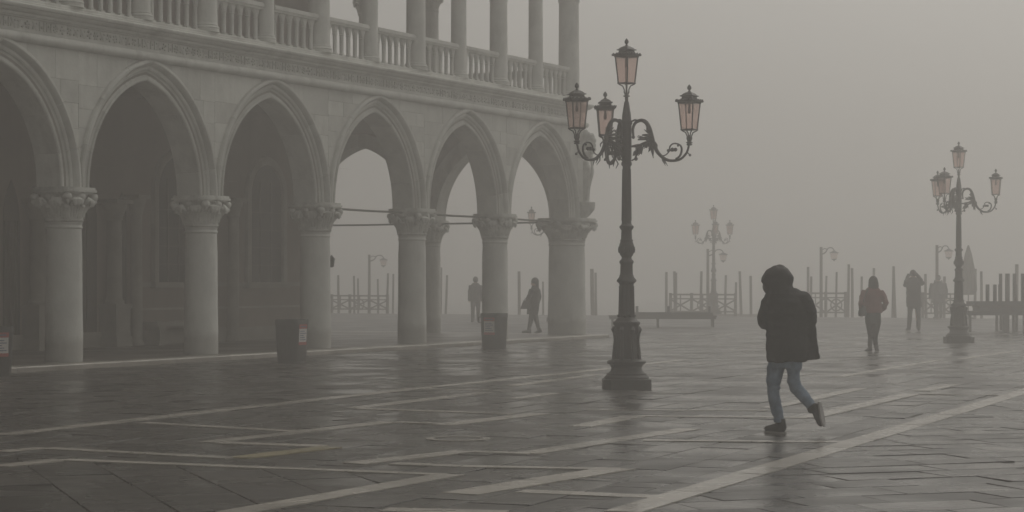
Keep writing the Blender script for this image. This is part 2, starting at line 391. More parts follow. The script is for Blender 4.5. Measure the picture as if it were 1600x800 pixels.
# ================================================================== THE PALACE
PAL_RZ = math.atan2(U.y, U.x)
pal = thing('gothic_palace', 'pale stone gothic palace with pointed arcade below and balustraded loggia above', 'palace', (C0.x, C0.y, 0), PAL_RZ)
I0, I1 = -2, 5; UE = I1 * P; UN = I0 * P; DW = 4.6; YE = 2 * P + 0.4      # local: x = along arcade, y = into the building
SPR = ZS + 3.06; A_ = 1.70; RISE = 2.06; CC = (RISE ** 2 - A_ ** 2) / (2 * A_); RR = A_ + CC; TOP = ZS + 5.45
# step and portico floor
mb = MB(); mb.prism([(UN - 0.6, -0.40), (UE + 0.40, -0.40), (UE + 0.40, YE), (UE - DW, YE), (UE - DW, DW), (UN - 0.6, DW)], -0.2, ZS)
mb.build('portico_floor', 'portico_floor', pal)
def step_run(p0, p1, out):
    d = (Vector(p1) - Vector(p0)); L = d.length; d.normalize(); o = Vector(out); s = 0
    while s < L - 0.05:
        l = min(rng.uniform(1.1, 1.9), L - s)
        if L - s - l < 0.4: l = L - s
        a, b = Vector(p0) + d * (s + 0.004), Vector(p0) + d * (s + l - 0.004)
        h = ZS + rng.uniform(-0.004, 0.003); e = 0.02
        q = [(0, -0.2), (0.44, -0.2), (0.44, h - e), (0.44 - e, h), (0, h)]
        mb = MB(); c = (a + b) / 2
        vs = [((p - c) + o * x).to_3d() + Vector((0, 0, z)) for p in (a, b) for x, z in q]
        mb.add(vs, [tuple(range(5)), tuple(range(5, 10))[::-1]] + [(i, (i + 1) % 5, 5 + (i + 1) % 5, 5 + i) for i in range(5)])
        mb.build('step_stone', 'step_stone', pal, loc=(c.x, c.y, 0)); s += l
step_run((UN - 0.6, -0.405), (UE + 0.845, -0.405), (0, -1)); step_run((UE + 0.405, -0.40), (UE + 0.405, YE), (1, 0))
# ---- columns
def capital_mesh(seed):
    rg = random.Random(seed); mb = MB()
    mb.lathe([(0.30, 0.0), (0.335, 0.012), (0.345, 0.03), (0.335, 0.05), (0.33, 0.06), (0.335, 0.16), (0.352, 0.30), (0.385, 0.42), (0.42, 0.50)], 24)
    for k in range(8):
        a = 2 * math.pi * (k + 0.5) / 8; ca, sa = math.cos(a), math.sin(a); f = 1.0 / max(abs(ca), abs(sa)); f = 1 + (f - 1) * 0.45; j = rg.uniform(0.92, 1.08)
        for da, sc_ in ((-0.13, 0.7), (0.13, 0.7), (0, 1.0)):
            b = a + da; cb, sb = math.cos(b), math.sin(b)
            pr = [(.335, .10), (.36, .22), (.40, .33), (.455, .40), (.485, .375 * j), (.492, .325), (.47, .285)]
            mb.loft([(r * f * cb if i > 1 else r * cb, r * f * sb if i > 1 else r * sb, z * (0.93 + 0.07 * sc_)) for i, (r, z) in enumerate(pr)],
                    [x * sc_ for x in (.05, .075, .10, .095, .08, .06, .03)], [.02, .03, .036, .04, .04, .034, .02], 7, up=(ca, sa, 0.3))
        a2 = a + math.pi / 8; c2, s2 = math.cos(a2), math.sin(a2); f2 = 1 + (1.0 / max(abs(c2), abs(s2)) - 1) * 0.9
        mb.ball((0.372 * f2 * c2, 0.372 * f2 * s2, 0.44), 0.088 * j, 9, 7, (1, 1, 0.85)); mb.ball((0.385 * f2 * c2, 0.385 * f2 * s2, 0.365), 0.04, 7, 5, (1, 1, 1.4))
        mb.loft([(.335 * c2, .335 * s2, .06), (.352 * c2, .352 * s2, .16), (.39 * c2, .39 * s2, .25), (.425 * c2, .425 * s2, .275), (.43 * c2, .43 * s2, .245)],
                [.06, .075, .075, .06, .03], [.015, .022, .03, .032, .02], 7, up=(c2, s2, 0.3))
    for i in range(8):                               # small carved berries and tendrils
        a = rg.uniform(0, 6.28); z = rg.uniform(0.2, 0.5); r = 0.37 + (z - 0.2) * 0.38
        mb.ball((r * math.cos(a), r * math.sin(a), z), rg.uniform(0.02, 0.035), 6, 4)
    vs = []
    for p in mb.v:
        q = Vector(p); n_ = mnoise.noise_vector(q * 14 + Vector((seed * 3.1, 0, 0))) * 0.013
        vs.append(tuple(q + n_) if 0.055 < q.z < 0.5 else p)
    mb.v = vs
    def oct_(h, ch): return [(h, -h + ch), (h, h - ch), (h - ch, h), (-h + ch, h), (-h, h - ch), (-h, -h + ch), (-h + ch, -h), (h - ch, -h)]
    mb.prism(oct_(0.405, 0.1), 0.49, 0.522); mb.prism(oct_(0.45, 0.1), 0.5225, 0.565); mb.prism(oct_(0.43, 0.1), 0.5655, 0.61)
    return mb.mesh('capital', 'carved', True, 50)
def shaft_mesh(r):
    pr = [(r * 1.03, 0), (r * 1.03, 0.5), (r, 0.9), (r * 0.985, 2.0), (r * 0.95, 2.30), (r * 0.95, 2.335), (r * 1.0, 2.345), (r * 1.01, 2.36), (r * 1.0, 2.375), (r * 0.97, 2.385), (r * 0.97, 2.42), (r * 1.0, 2.43), (r * 1.0, 2.449)]
    return MB().lathe(pr, 40).mesh('column', 'shaft', True, 50)
CAPS = [capital_mesh(s) for s in (1, 2, 3)]; SH = shaft_mesh(0.32); SHC = shaft_mesh(0.49)
cols = [(i * P, 0.0, 1.0) for i in range(I0, I1)] + [(UE, 0.0, 1.45), (UE, P, 1.0), (UE, 2 * P, 1.0)]
for k, (x, y, s) in enumerate(cols):
    c = place('column', SHC if s > 1 else SH, pal, (x, y, ZS)); c['label'] = 'thick corner column' if s > 1 else 'round stone arcade column'
    ca = place('capital', CAPS[k % 3], c, (0, 0, 2.45), (k % 4) * math.pi / 2, (s, s, 1) if s > 1 else None)
# ---- arches
def arch_pt(r, t, side, v, cx):                        # t 0 = springing, 1 = crown
    Rr = RR + r; fa = math.acos(CC / Rr); f = t * fa
    return Vector((cx + side * (Rr * math.cos(f) - CC), -v, SPR + Rr * math.sin(f)))
PROF = [(0, -.30), (0, .19), (-.012, .205), (-.014, .235), (.0, .26), (.025, .268), (.048, .255), (.055, .235), (.09, .222), (.14, .23), (.178, .258),
        (.185, .29), (.208, .308), (.232, .305), (.245, .287), (.262, .292), (.272, .335), (.288, .375), (.318, .402), (.355, .402), (.38, .378), (.388, .34), (.388, -.30)]
CORE = [(.008, -.29), (.008, .17), (.06, .215), (.2, .245), (.27, .28), (.376, .29), (.376, -.29)]
def arch_seg(mb, prof, t0, t1, side, n, to=None):
    m_ = len(prof); vs = []
    for i in range(n + 1):
        t = t0 + (t1 - t0) * i / n; vs += [arch_pt(r, t, side, v, 0) for r, v in prof]
    fs = [(i * m_ + k, i * m_ + (k + 1) % m_, (i + 1) * m_ + (k + 1) % m_, (i + 1) * m_ + k) for i in range(n) for k in range(m_)]
    fs += [tuple(range(m_))[::-1], tuple(n * m_ + k for k in range(m_))]
    mb.add(vs, fs)
core_mb = MB(); arch_seg(core_mb, CORE, 0, 1, 1, 20); arch_seg(core_mb, CORE, 0, 1, -1, 20); CORE_ME = core_mb.mesh('arch', 'inner_stone', True)
def stone_set(cuts):
    r = []
    for side in (1, -1):
        cs = [0] + list(cuts[side]) + [1]
        for a, b in zip(cs[:-1], cs[1:]):
            mb = MB(); arch_seg(mb, PROF, a + (0.0012 if a > 0 else 0), b - (0.0012 if b < 1 else 0.0006), side, max(3, int((b - a) * 26))); r.append(mb.mesh('arch_stone', 'istrian', True, 32))
    return r
STONES = [stone_set({1: (.17, .52), -1: (.17, .48)}), stone_set({1: (.2, .45, .74), -1: (.16, .6)}), stone_set({1: (.15, .58), -1: (.22, .5, .78)})]
def h_out(x, r):                                       # height of the ring's outer line over a bay, x from bay centre
    Rb = RR + r; k = abs(x) + CC
    return SPR + math.sqrt(Rb * Rb - k * k) if k < Rb else SPR
def spandrel(bay_parent, M, seed, x0=-P / 2, x1=P / 2, cut0=0.0, cut1=0.0):
    rg = random.Random(seed); mb = MB(); N = 40
    xs = [x0 + (x1 - x0) * i / N for i in range(N + 1)]
    vs = []; 
    for x in xs:
        h = h_out(x, 0.36); h = min(h, TOP - 0.002)
        vs += [(x, -.296, h), (x, -.296, TOP), (x, .29, TOP), (x, .29, h)]
    fs = [(i * 4 + k, i * 4 + (k + 1) % 4, i * 4 + 4 + (k + 1) % 4, i * 4 + 4 + k) for i in range(N) for k in range(4)] + [(0, 1, 2, 3), (4 * N + 3, 4 * N + 2, 4 * N + 1, 4 * N)]
    mb.add([M @ Vector(p) for p in vs], fs); sp = mb.build('spandrel_wall', 'inner_stone', pal)
    z = SPR; rows = []
    while z < TOP - 0.1:
        h = rg.uniform(0.30, 0.46)
        if TOP - z - h < 0.2: h = TOP - z
        rows.append((z, z + h)); z += h
    for za, zb in rows:
        x = x0; 
        while x < x1 - 0.01:
            l = rg.uniform(0.45, 1.15)
            if x1 - x - l < 0.3: l = x1 - x
            xa, xb = x + 0.003, x + l - 0.003; x += l
            if h_out(xa, .37) >= zb - 0.03 and h_out(xb, .37) >= zb - 0.03 and h_out((xa + xb) / 2, .37) >= zb - 0.03: continue
            n = max(2, int((xb - xa) / 0.06)); pts = []
            for i in range(n + 1):
                xx = xa + (xb - xa) * i / n; b = min(max(za + 0.003, h_out(xx, .37)), zb - 0.003); pts.append((xx, b))
            tp = 0.32 + rg.uniform(-0.004, 0.004); vs = []
            for xx, b in pts: vs += [(xx, -.294, b), (xx, -tp, b), (xx, -tp, zb - 0.003), (xx, -.294, zb - 0.003)]
            fs = [(i * 4 + k, i * 4 + (k + 1) % 4, i * 4 + 4 + (k + 1) % 4, i * 4 + 4 + k) for i in range(n) for k in range(4)] + [(0, 1, 2, 3), (4 * n + 3, 4 * n + 2, 4 * n + 1, 4 * n)]
            mb = MB(); mb.add([M @ Vector(p) for p in vs], fs); mb.build('stone_block', 'istrian_block', sp)
bays = [(Matrix.Translation(((i + .5) * P, 0, 0)), 0.0, ((i + .5) * P, 0)) for i in range(I0, I1)]
bays += [(Matrix.Translation((UE, (j + .5) * P, 0)) @ Matrix.Rotation(math.pi / 2, 4, 'Z'), math.pi / 2, (UE, (j + .5) * P)) for j in range(0, 2)]
for k, (M, rz, (x, y)) in enumerate(bays):
    ar = place('arch', CORE_ME, pal, (x, y, 0), rz)
    for me in STONES[k % 3]: place('arch_stone', me, ar)
    south = rz != 0
    spandrel(pal, M, 40 + k, x0=(-P / 2 + 0.30) if (south and y < P) else -P / 2)
# corner pier over the thick column
mb = MB(); mb.box(UE - 0.001, UE + 0.296, -0.294, 0.299, SPR, TOP); mb.build('corner_pier', 'inner_stone', pal)
z = SPR; rg = random.Random(5)
while z < TOP - 0.05:
    h = rg.uniform(0.3, 0.48); h = TOP - z if TOP - z - h < 0.25 else h; e = rg.uniform(-.003, .003)
    MB().box(UE + 0.004, UE + 0.322 + e, -0.322 - e, 0.302, z + 0.003, z + h - 0.003).build('stone_block', 'istrian_block', pal); z += h
# ---- string course, frieze, cornice
path = [(UN - 0.5, 0), (UE, 0), (UE, YE)]
def swp(name, prof, material, ang=40): return MB().sweep([(o, z + ZS) for o, z in prof], path).build(name, material, pal, True, ang=ang)
roll = [(.20, 5.452)] + [(.36 + .085 * math.cos(t), 5.535 + .083 * math.sin(t)) for t in [R(-90 + 20 * i) for i in range(10)]] + [(.20, 5.618)]
swp('string_course', roll, 'istrian')
swp('frieze', [(.18, 5.62), (.345, 5.62), (.345, 5.655), (.33, 5.665), (.33, 5.862), (.18, 5.862)], 'istrian')
swp('cornice', [(.16, 5.864), (.36, 5.864), (.37, 5.885), (.40, 5.89), (.42, 5.915), (.42, 5.935), (.45, 5.94), (.50, 5.975), (.51, 6.0), (.545, 6.005), (.565, 6.03), (.565, 6.06), (.54, 6.075), (.50, 6.09), (.30, 6.125), (.16, 6.125)], 'istrian')
swp('balustrade_plinth', [(-.06, 6.126), (.31, 6.126), (.31, 6.15), (.285, 6.165), (.285, 6.205), (.27, 6.22), (-.06, 6.22)], 'istrian')
mb = MB(); x = UN - 0.3; k = 0; FR = random.Random(21)
while x < UE + 0.2:                                     # carved letters-like squares, rings and leaves of the frieze
    c = x; zb = ZS + 5.675; zt = ZS + 5.85; y = -0.331; d = -0.355
    q_ = FR.random(); zm = (zb + zt) / 2
    if q_ < .28:
        mb.box(c - .07, c - .05, d, y, zb + .01, zt - .01); mb.box(c + .05, c + .07, d, y, zb + .01, zt - .01); mb.ball((c, y, zm + FR.uniform(-.03, .03)), 0.034, 6, 4)
    elif q_ < .62:
        n_ = FR.choice((4, 5, 6)); o_ = FR.uniform(0, 1)
        for t in range(n_): mb.ball((c + .05 * math.cos(o_ + t * 6.283 / n_), y, zm + .055 * math.sin(o_ + t * 6.283 / n_)), FR.uniform(.022, .032), 6, 4)
        mb.ball((c, y, zm), .02, 6, 4)
    else:
        g_ = FR.choice((-1, 1)); mb.loft([(c - .06 * g_, y, zb + .01), (c - .02 * g_, y - .012, zb + .06), (c + .02 * g_, y - .012, zt - .06), (c + .06 * g_, y, zt - .01)], [.02, .04, .036, .012], [.008, .014, .014, .008], 6, up=(0, 1, 0)); mb.ball((c + .05 * g_, y, zb + .045), 0.026, 6, 4); mb.ball((c - .05 * g_, y, zt - .045), 0.022, 6, 4)
    x += 0.185; k += 1
fc = mb.build('frieze_carving', 'carved', pal, True, ang=50); fc['kind'] = 'stuff'
# ---- loggia: floor, columns, balustrade, wall above
mb = MB(); mb.prism([(UN - 0.5, -0.17), (UE + 0.17, -0.17), (UE + 0.17, YE), (UE - DW, YE), (UE - DW, DW), (UN - 0.5, DW)], ZS + 5.46, ZS + 6.0); mb.build('loggia_floor', 'timber', pal)
LZ = ZS + 6.22; LT = 2.55
def lcol(r):
    mb = MB()
    mb.lathe([(r * 1.2, 0), (r * 1.2, .055), (r * 1.16, .06), (r * 1.22, .085), (r * 1.16, .11), (r * 1.07, .12), (r * 1.1, .14), (r * 1.03, .16), (r, .2), (r * .94, LT - .03), (r * 1.02, LT - .02), (r * 1.02, LT)], 24)
    return mb.mesh('loggia_column', 'istrian', True, 40)
LC, LCN, LCC = lcol(0.225), lcol(0.19), lcol(0.28)
lc = [(k * P / 2, -0.10, 1.0) for k in range(2 * I0, 2 * I1)] + [(UE + 0.0, -0.06, 1.35)] + [(UE + 0.10, k * P / 2, 1.0) for k in range(1, 5)]
for k, (x, y, s) in enumerate(lc):
    c = place('loggia_column', LCC if s > 1 else (LC if round(max(x / P, 0) * 2 + (y / P * 2 if y > 0 else 0)) % 2 == 0 else LCN), pal, (x, y, LZ)); c['label'] = 'upper loggia column'
    place('capital', CAPS[k % 3], c, (0, 0, LT), (k % 4) * math.pi / 2, (.62 * s, .62 * s, 0.8))
mb = MB(); mb.prism([(.062, -.062), (.062, .062), (-.062, .062), (-.062, -.062)], 0, 0.05)
mb.lathe([(.055, .051), (.058, .065), (.046, .08), (.046, .45), (.05, .46), (.062, .475), (.05, .49)], 10)
mb.loft([(0, 0, .491), (0, 0, .53), (0, 0, .57), (0, 0, .61), (0, 0, .655)], [.05, .062, .08, .11, .146], [.05, .055, .055, .055, .055], 8, up=(0, 1, 0))
BAL = mb.mesh('baluster', 'istrian', True, 40)
def balustrade(p, q, rz, r0, r1):
    p, q = Vector(p), Vector(q); d = q - p; L = d.length; d.normalize(); a, b = r0 + 0.005, L - r1 - 0.005; c = (p + q) / 2
    mb = MB(); mb.box(a - L / 2, b - L / 2, -.10, .10, .655, .70); mb.box(a - L / 2, b - L / 2, -.125, .125, .702, .76); mb.box(a - L / 2, b - L / 2, -.105, .105, .762, .79)
    o = mb.build('balustrade_rail', 'istrian', pal, loc=(c.x, c.y, LZ)); o.rotation_euler = (0, 0, rz); n = 6; st = (b - a) / n
    for i in range(n): place('baluster', BAL, o, (a - L / 2 + st * (i + .5), 0, 0))
for k in range(2 * I0, 2 * I1):
    balustrade((k * P / 2, -.10), ((k + 1) * P / 2, -.10), 0, .2, .27 if k == 2 * I1 - 1 else .2)
for k in range(0, 4): balustrade((UE + .10, k * P / 2), (UE + .10, (k + 1) * P / 2), math.pi / 2, .22 if k == 0 else .2, .2)
LS = LZ + LT + 0.49; LTOP = LS + 1.9; a2 = 0.80; r2 = 1.25; c2 = (r2 * r2 - a2 * a2) / (2 * a2); R2 = a2 + c2
def loggia_wall(n, M):
    mb = MB()
    for j in range(n):
        xs = [-P / 4 + P / 2 * i / 24 for i in range(25)]; vs = []
        for x in xs:
            k = abs(x) + c2; h = LS + (math.sqrt(R2 * R2 - k * k) if k < R2 else 0); xx = x + (j + .5) * P / 2; vs += [(xx, -.17, h), (xx, -.17, LTOP), (xx, .15, LTOP), (xx, .15, h)]
        fs = [(i * 4 + k, i * 4 + (k + 1) % 4, i * 4 + 4 + (k + 1) % 4, i * 4 + 4 + k) for i in range(24) for k in range(4)] + [(0, 1, 2, 3), (99, 98, 97, 96)]
        mb.add([M @ Vector(p) for p in vs], fs)
    return mb.build('loggia_arches', 'istrian', pal)
loggia_wall(2 * (I1 - I0), Matrix.Translation((UN, -.1, 0))); loggia_wall(4, Matrix.Translation((UE + .1, .08, 0)) @ Matrix.Rotation(math.pi / 2, 4, 'Z'))
HT = 24.0
mb = MB(); mb.prism([(UN - 0.5, -.30), (UE + .30, -.30), (UE + .30, YE + .1), (UN - 0.5, YE + .1)], LTOP + .003, HT); mb.build('upper_wall', 'upper_brick', pal)
mb = MB(); mb.prism([(UN - 0.7, -.5), (UE + .5, -.5), (UE + .5, YE + .3), (UN - 0.7, YE + .3)], HT + .003, HT + .2); mb.build('roof', 'roof_lead', pal)
# ---- inner wall of the portico with its openings
WALL_H = LTOP
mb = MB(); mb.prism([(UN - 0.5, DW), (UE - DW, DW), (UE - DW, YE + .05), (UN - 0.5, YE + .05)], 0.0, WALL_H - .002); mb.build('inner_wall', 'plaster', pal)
MB().box(UN - 0.85, UN - 0.51, -.25, DW + 0.3, 0.0, WALL_H - .004).build('north_light_stop', 'plaster', pal)  # added wall out of view, keeps light from entering the portico's north end
MB().box(UN - 49, UN - 0.86, -.28, YE + .1, 0.0, HT - .1).build('north_shade_block', 'upper_brick', pal)  # plain unseen block continuing the palace, added to shade the fog
def wp(px, py):                                        # photo pixel on the inner wall -> (u, z)
    d = Vector((ray(px), 1)); t = (C0.dot(V) - DW) / d.dot(V); p = d * t - C0
    return p.dot(U), EYE + (HZ - py) * t / F
def plinth_run(): 
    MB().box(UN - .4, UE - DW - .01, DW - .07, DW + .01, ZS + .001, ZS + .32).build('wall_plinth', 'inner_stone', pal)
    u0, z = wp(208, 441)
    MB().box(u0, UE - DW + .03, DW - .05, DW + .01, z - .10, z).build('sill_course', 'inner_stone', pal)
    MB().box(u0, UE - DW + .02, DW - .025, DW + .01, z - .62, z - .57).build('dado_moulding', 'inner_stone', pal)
plinth_run()
def pointed(x0, x1, zb, zs, za, n=9):
    xm = (x0 + x1) / 2; a = (x1 - x0) / 2; r = za - zs; c = (r * r - a * a) / (2 * a); Rr = a + c; pts = [(x0, zb), (x1, zb)]
    fa = math.acos(max(-1, min(1, c / Rr)))
    pts += [(xm + Rr * math.cos(fa * i / n) - c, zs + Rr * math.sin(fa * i / n)) for i in range(n + 1)]
    pts += [(xm - Rr * math.cos(fa * i / n) + c, zs + Rr * math.sin(fa * i / n)) for i in range(n - 1, -1, -1)]
    return pts
def wall_window(px0, px1, pyb, pys, pya, name='portico_window'):
    (u0, zb), (u1, _) = wp(px0, pyb), wp(px1, pyb); zs = wp((px0 + px1) / 2, pys)[1]; za = wp((px0 + px1) / 2, pya)[1]
    o = pointed(u0 - .16, u1 + .16, zb - .02, zs, za + .2); i = pointed(u0, u1, zb, zs, za)
    mb = MB(); n = len(o); y0, y1 = DW - .10, DW + .0
    vs = [(x, y0, z) for x, z in o] + [(x, y0, z) for x, z in i] + [(x, y1, z) for x, z in o] + [(x, y1, z) for x, z in i]
    fs = []
    for k in range(n):
        j = (k + 1) % n; fs += [(k, j, n + j, n + k), (k, 2 * n + k, 2 * n + j, j), (n + k, n + j, 3 * n + j, 3 * n + k)]
    mb.add(vs, fs); f = mb.build(name, 'inner_stone', pal)
    mb = MB(); M = Matrix(((1, 0, 0, 0), (0, 0, 1, 0), (0, 1, 0, 0), (0, 0, 0, 1)))
    mb.prism(i, DW - .02, DW - .004, M); mb.build('pane', 'dark_glass', f)
    mb = MB()
    for t in (1 / 3, 2 / 3): xx = u0 + (u1 - u0) * t; mb.box(xx - .015, xx + .015, DW - .05, DW - .022, zb, zs + .3)
    for t in range(1, 5): zz = zb + (zs - zb) * t / 5; mb.box(u0, u1, DW - .045, DW - .0225, zz - .012, zz + .012)
    mb.build('grille', 'rod_iron', f)
    MB().box(u0 - .22, u1 + .22, DW - .16, DW, zb - .12, zb - .021).build('sill', 'inner_stone', f)
wall_window(243, 294, 441, 300, 245); wall_window(388, 438, 442, 305, 258)
wall_window(-60, -20, 441, 290, 232)
def pilaster(px, w_, pyc, pedestal=True):
    u, _ = wp(px, 440); zc = wp(px, pyc)[1]
    mb = MB(); r = w_ / 2; y = DW - r - .05
    if pedestal:
        mb.box(u - r - .11, u + r + .11, y - r - .1, DW + .01, ZS + .001, ZS + .22); mb.box(u - r - .07, u + r + .07, y - r - .06, DW + .011, ZS + .2205, ZS + .82); mb.box(u - r - .12, u + r + .12, y - r - .1, DW + .012, ZS + .8205, ZS + .92)
    zb = ZS + .92 if pedestal else ZS + .0
    mb.lathe([(r * 1.25, zb), (r * 1.25, zb + .06), (r * 1.05, zb + .1), (r, zb + .16), (r * .93, zc), (r * 1.08, zc + .02), (r * 1.05, zc + .06), (r * 1.3, zc + .2), (r * 1.6, zc + .3), (r * 1.6, zc + .36)], 18, (u, y, 0))
    mb.box(u - r * 1.7, u + r * 1.7, y - r * 1.7, DW + .011, zc + .361, zc + .45)
    mb.build('wall_column', 'inner_stone', pal, True, ang=35)
pilaster(46, .34, 345); pilaster(166, .34, 345); pilaster(203, .26, 337, False); pilaster(354, .28, 340, False)
def doorway(px0, px1, pys, pya):
    u0 = wp(px0, 500)[0]; u1 = wp(px1, 500)[0]; zs = wp(px0, pys)[1]; za = wp(px0, pya)[1]
    M = Matrix(((1, 0, 0, 0), (0, 0, 1, 0), (0, 1, 0, 0), (0, 0, 0, 1)))
    d = MB(); d.prism(pointed(u0, u1, ZS + .01, zs, za), DW - .012, DW - .003, M); o = d.build('doorway', 'dark_wood', pal)
    mb = MB(); nn = 5
    for k in range(nn): xa = u0 + (u1 - u0) * k / nn; mb.box(xa + .02, xa + (u1 - u0) / nn - .02, DW - .04, DW - .013, ZS + .05, zs)
    mb.build('door_boards', 'dark_wood', o)
doorway(62, 150, 330, 250); doorway(4, 30, 345, 280); doorway(184, 196, 330, 300)
# iron tie rods between the capitals
for i in range(2, I1):
    MB().loft([(i * P + .3, 0.02, SPR - .09), ((i + .5) * P, 0.02, SPR - .10), ((i + 1) * P - .3, 0.02, SPR - .09)], .024, seg=8).build('tie_rod', 'rod_iron', pal, True)
for j in range(0, 2):
    MB().loft([(UE, j * P + .3, SPR - .09), (UE, (j + .5) * P, SPR - .10), (UE, (j + 1) * P - .3, SPR - .09)], .024, seg=8).build('tie_rod', 'rod_iron', pal, True)
# small iron lantern bracket at the inner corner
mb = MB(); uu, yy = UE - DW + .12, DW - .1; mb.lathe([(.02, 1.85), (.06, 1.87), (.08, 2.05), (.10, 2.06), (.04, 2.12), (.015, 2.16)], 8, (uu, yy, 0)); mb.build('wall_lantern', 'iron', pal)
# ---- voxel union helper for figures
TMP = bpy.data.scenes.new('scratch')
def union(mb, name, material, voxel, smooth=4, parent=None, loc=None, rz=0.0, disp=0.0):
    me = mb.mesh(name + '_raw', None); o = bpy.data.objects.new(name, me); TMP.collection.objects.link(o)
    md = o.modifiers.new('r', 'REMESH'); md.mode = 'VOXEL'; md.voxel_size = voxel; md.use_smooth_shade = True
    ms = o.modifiers.new('s', 'SMOOTH'); ms.factor = 0.5; ms.iterations = smooth
    TMP.view_layers[0].update(); dg = TMP.view_layers[0].depsgraph; nm = bpy.data.meshes.new_from_object(o.evaluated_get(dg)); nm.name = name
    if disp:
        nrm = [v_.normal.copy() for v_ in nm.vertices]
        for v_, n_ in zip(nm.vertices, nrm):
            c = v_.co.copy(); v_.co = c + n_ * (mnoise.noise(Vector((c.x * 7, c.y * 7, c.z * 11))) * disp + mnoise.noise(c * 22) * disp * 0.45)
    nm.polygons.foreach_set('use_smooth', [True] * len(nm.polygons)); nm.materials.append(MATS[material])
    o.modifiers.clear(); o.data = nm; bpy.data.meshes.remove(me); TMP.collection.objects.unlink(o); COL.objects.link(o)
    o.name = name
    if parent: o.parent = parent
    if loc is not None: o.location = loc
    o.rotation_euler = (0, 0, rz); return o
# corner sculpture: a robed stone figure by a small tree on a console
mb = MB(); e = Vector((1, -1, 0)).normalized(); s_ = Vector((1, 1, 0)).normalized(); b0 = Vector((UE + .22, -.22, 0))
def cs(o, s, z): p = b0 + e * o + s_ * s; return (p.x, p.y, ZS + z)
mb.rings([(*cs(.02, 0, 3.0), .14, .14, 0), (*cs(.10, 0, 3.12), .22, .2, R(45)), (*cs(.16, 0, 3.3), .30, .3, R(45)), (*cs(.16, 0, 3.5), .33, .31, R(45))], 12)
mb.rings([(*cs(.24, .12, 3.48), .13, .12, 0), (*cs(.25, .12, 3.8), .12, .11, 0), (*cs(.26, .12, 4.15), .14, .12, 0), (*cs(.27, .12, 4.4), .16, .12, R(-45)), (*cs(.26, .12, 4.55), .12, .1, 0), (*cs(.26, .12, 4.62), .05, .05, 0)], 12)
mb.ball(cs(.28, .12, 4.74), .10, 10, 8, (1, 1, 1.2)); mb.loft([cs(.27, .26, 4.5), cs(.36, .30, 4.25), cs(.42, .16, 4.1), cs(.40, .05, 4.25)], [.06, .055, .045, .035], seg=8)
mb.loft([cs(.18, -.18, 3.48), cs(.22, -.2, 3.9), cs(.36, -.14, 4.3), cs(.34, -.1, 4.7), cs(.24, -.05, 5.05)], [.07, .06, .05, .06, .06], seg=8)
rg = random.Random(3)
for i in range(46):
    mb.ball(cs(rg.uniform(.08, .42), rg.uniform(-.3, .3), rg.uniform(4.8, 5.35)), rg.uniform(.05, .09), 6, 4)
st = union(mb, 'corner_sculpture', 'carved', 0.02, 3, pal)
# stone bench against the inner wall
u0, z0_ = wp(222, 503); u1, _ = wp(292, 503); p = loc2w((u0 + u1) / 2, DW - .38)
t = thing('stone_bench', 'low stone bench against the wall in the dark portico', 'bench', (p.x, p.y, ZS), PAL_RZ)
L = (u1 - u0) + .5; MB().box(-L / 2, L / 2, -.22, .22, .42, .52).build('seat', 'inner_stone', t)
for x in (-L / 2 + .25, L / 2 - .25): MB().prism([(-.12, 0), (.12, 0), (.09, .1), (.09, .3), (.14, .419), (-.14, .419), (-.09, .3), (-.09, .1)], -.17, .17, Matrix(((1, 0, 0, x), (0, 0, 1, 0), (0, 1, 0, 0), (0, 0, 0, 1)))).build('leg', 'inner_stone', t)
# ================================================================== STREET LAMPS
ARM = [(.098, 3.545), (.091, 3.643), (.117, 3.716), (.162, 3.753), (.225, 3.763), (.283, 3.729), (.328, 3.643), (.36, 3.532), (.391, 3.422), (.455, 3.299), (.558, 3.213), (.66, 3.191), (.774, 3.213), (.858, 3.299), (.893, 3.41), (.896, 3.445)]
ARW = [.016, .02, .022, .024, .026, .03, .033, .033, .03, .026, .022, .02, .018, .016, .015, .015]
def smooth_path(pts, rad, n=3):
    out, rr = [], []
    m_ = len(pts)
    for i in range(m_ - 1):
        p0, p1, p2, p3 = [Vector(pts[max(0, min(m_ - 1, i + k))]) for k in (-1, 0, 1, 2)]
        for j in range(n):
            t = j / n; out.append(0.5 * ((2 * p1) + (p2 - p0) * t + (2 * p0 - 5 * p1 + 4 * p2 - p3) * t * t + (3 * p1 - p0 - 3 * p2 + p3) * t ** 3)); rr.append(rad[i] + (rad[i + 1] - rad[i]) * t)
    out.append(Vector(pts[-1])); rr.append(rad[-1]); return out, rr
def leaf(mb, a, b, wd, side=0.0, th=.008):
    a, b = Vector(a), Vector(b); mid = (a + b) / 2 + Vector((0, side, 0.0))
    q1 = a + (mid - a) * .6; q2 = mid + (b - mid) * .5
    mb.loft([a, q1, mid, q2, b], [wd * .3, wd * .85, wd, wd * .6, .003], [th, th * 1.3, th * 1.3, th, .003], 6, up=(0, 1, 0.01))
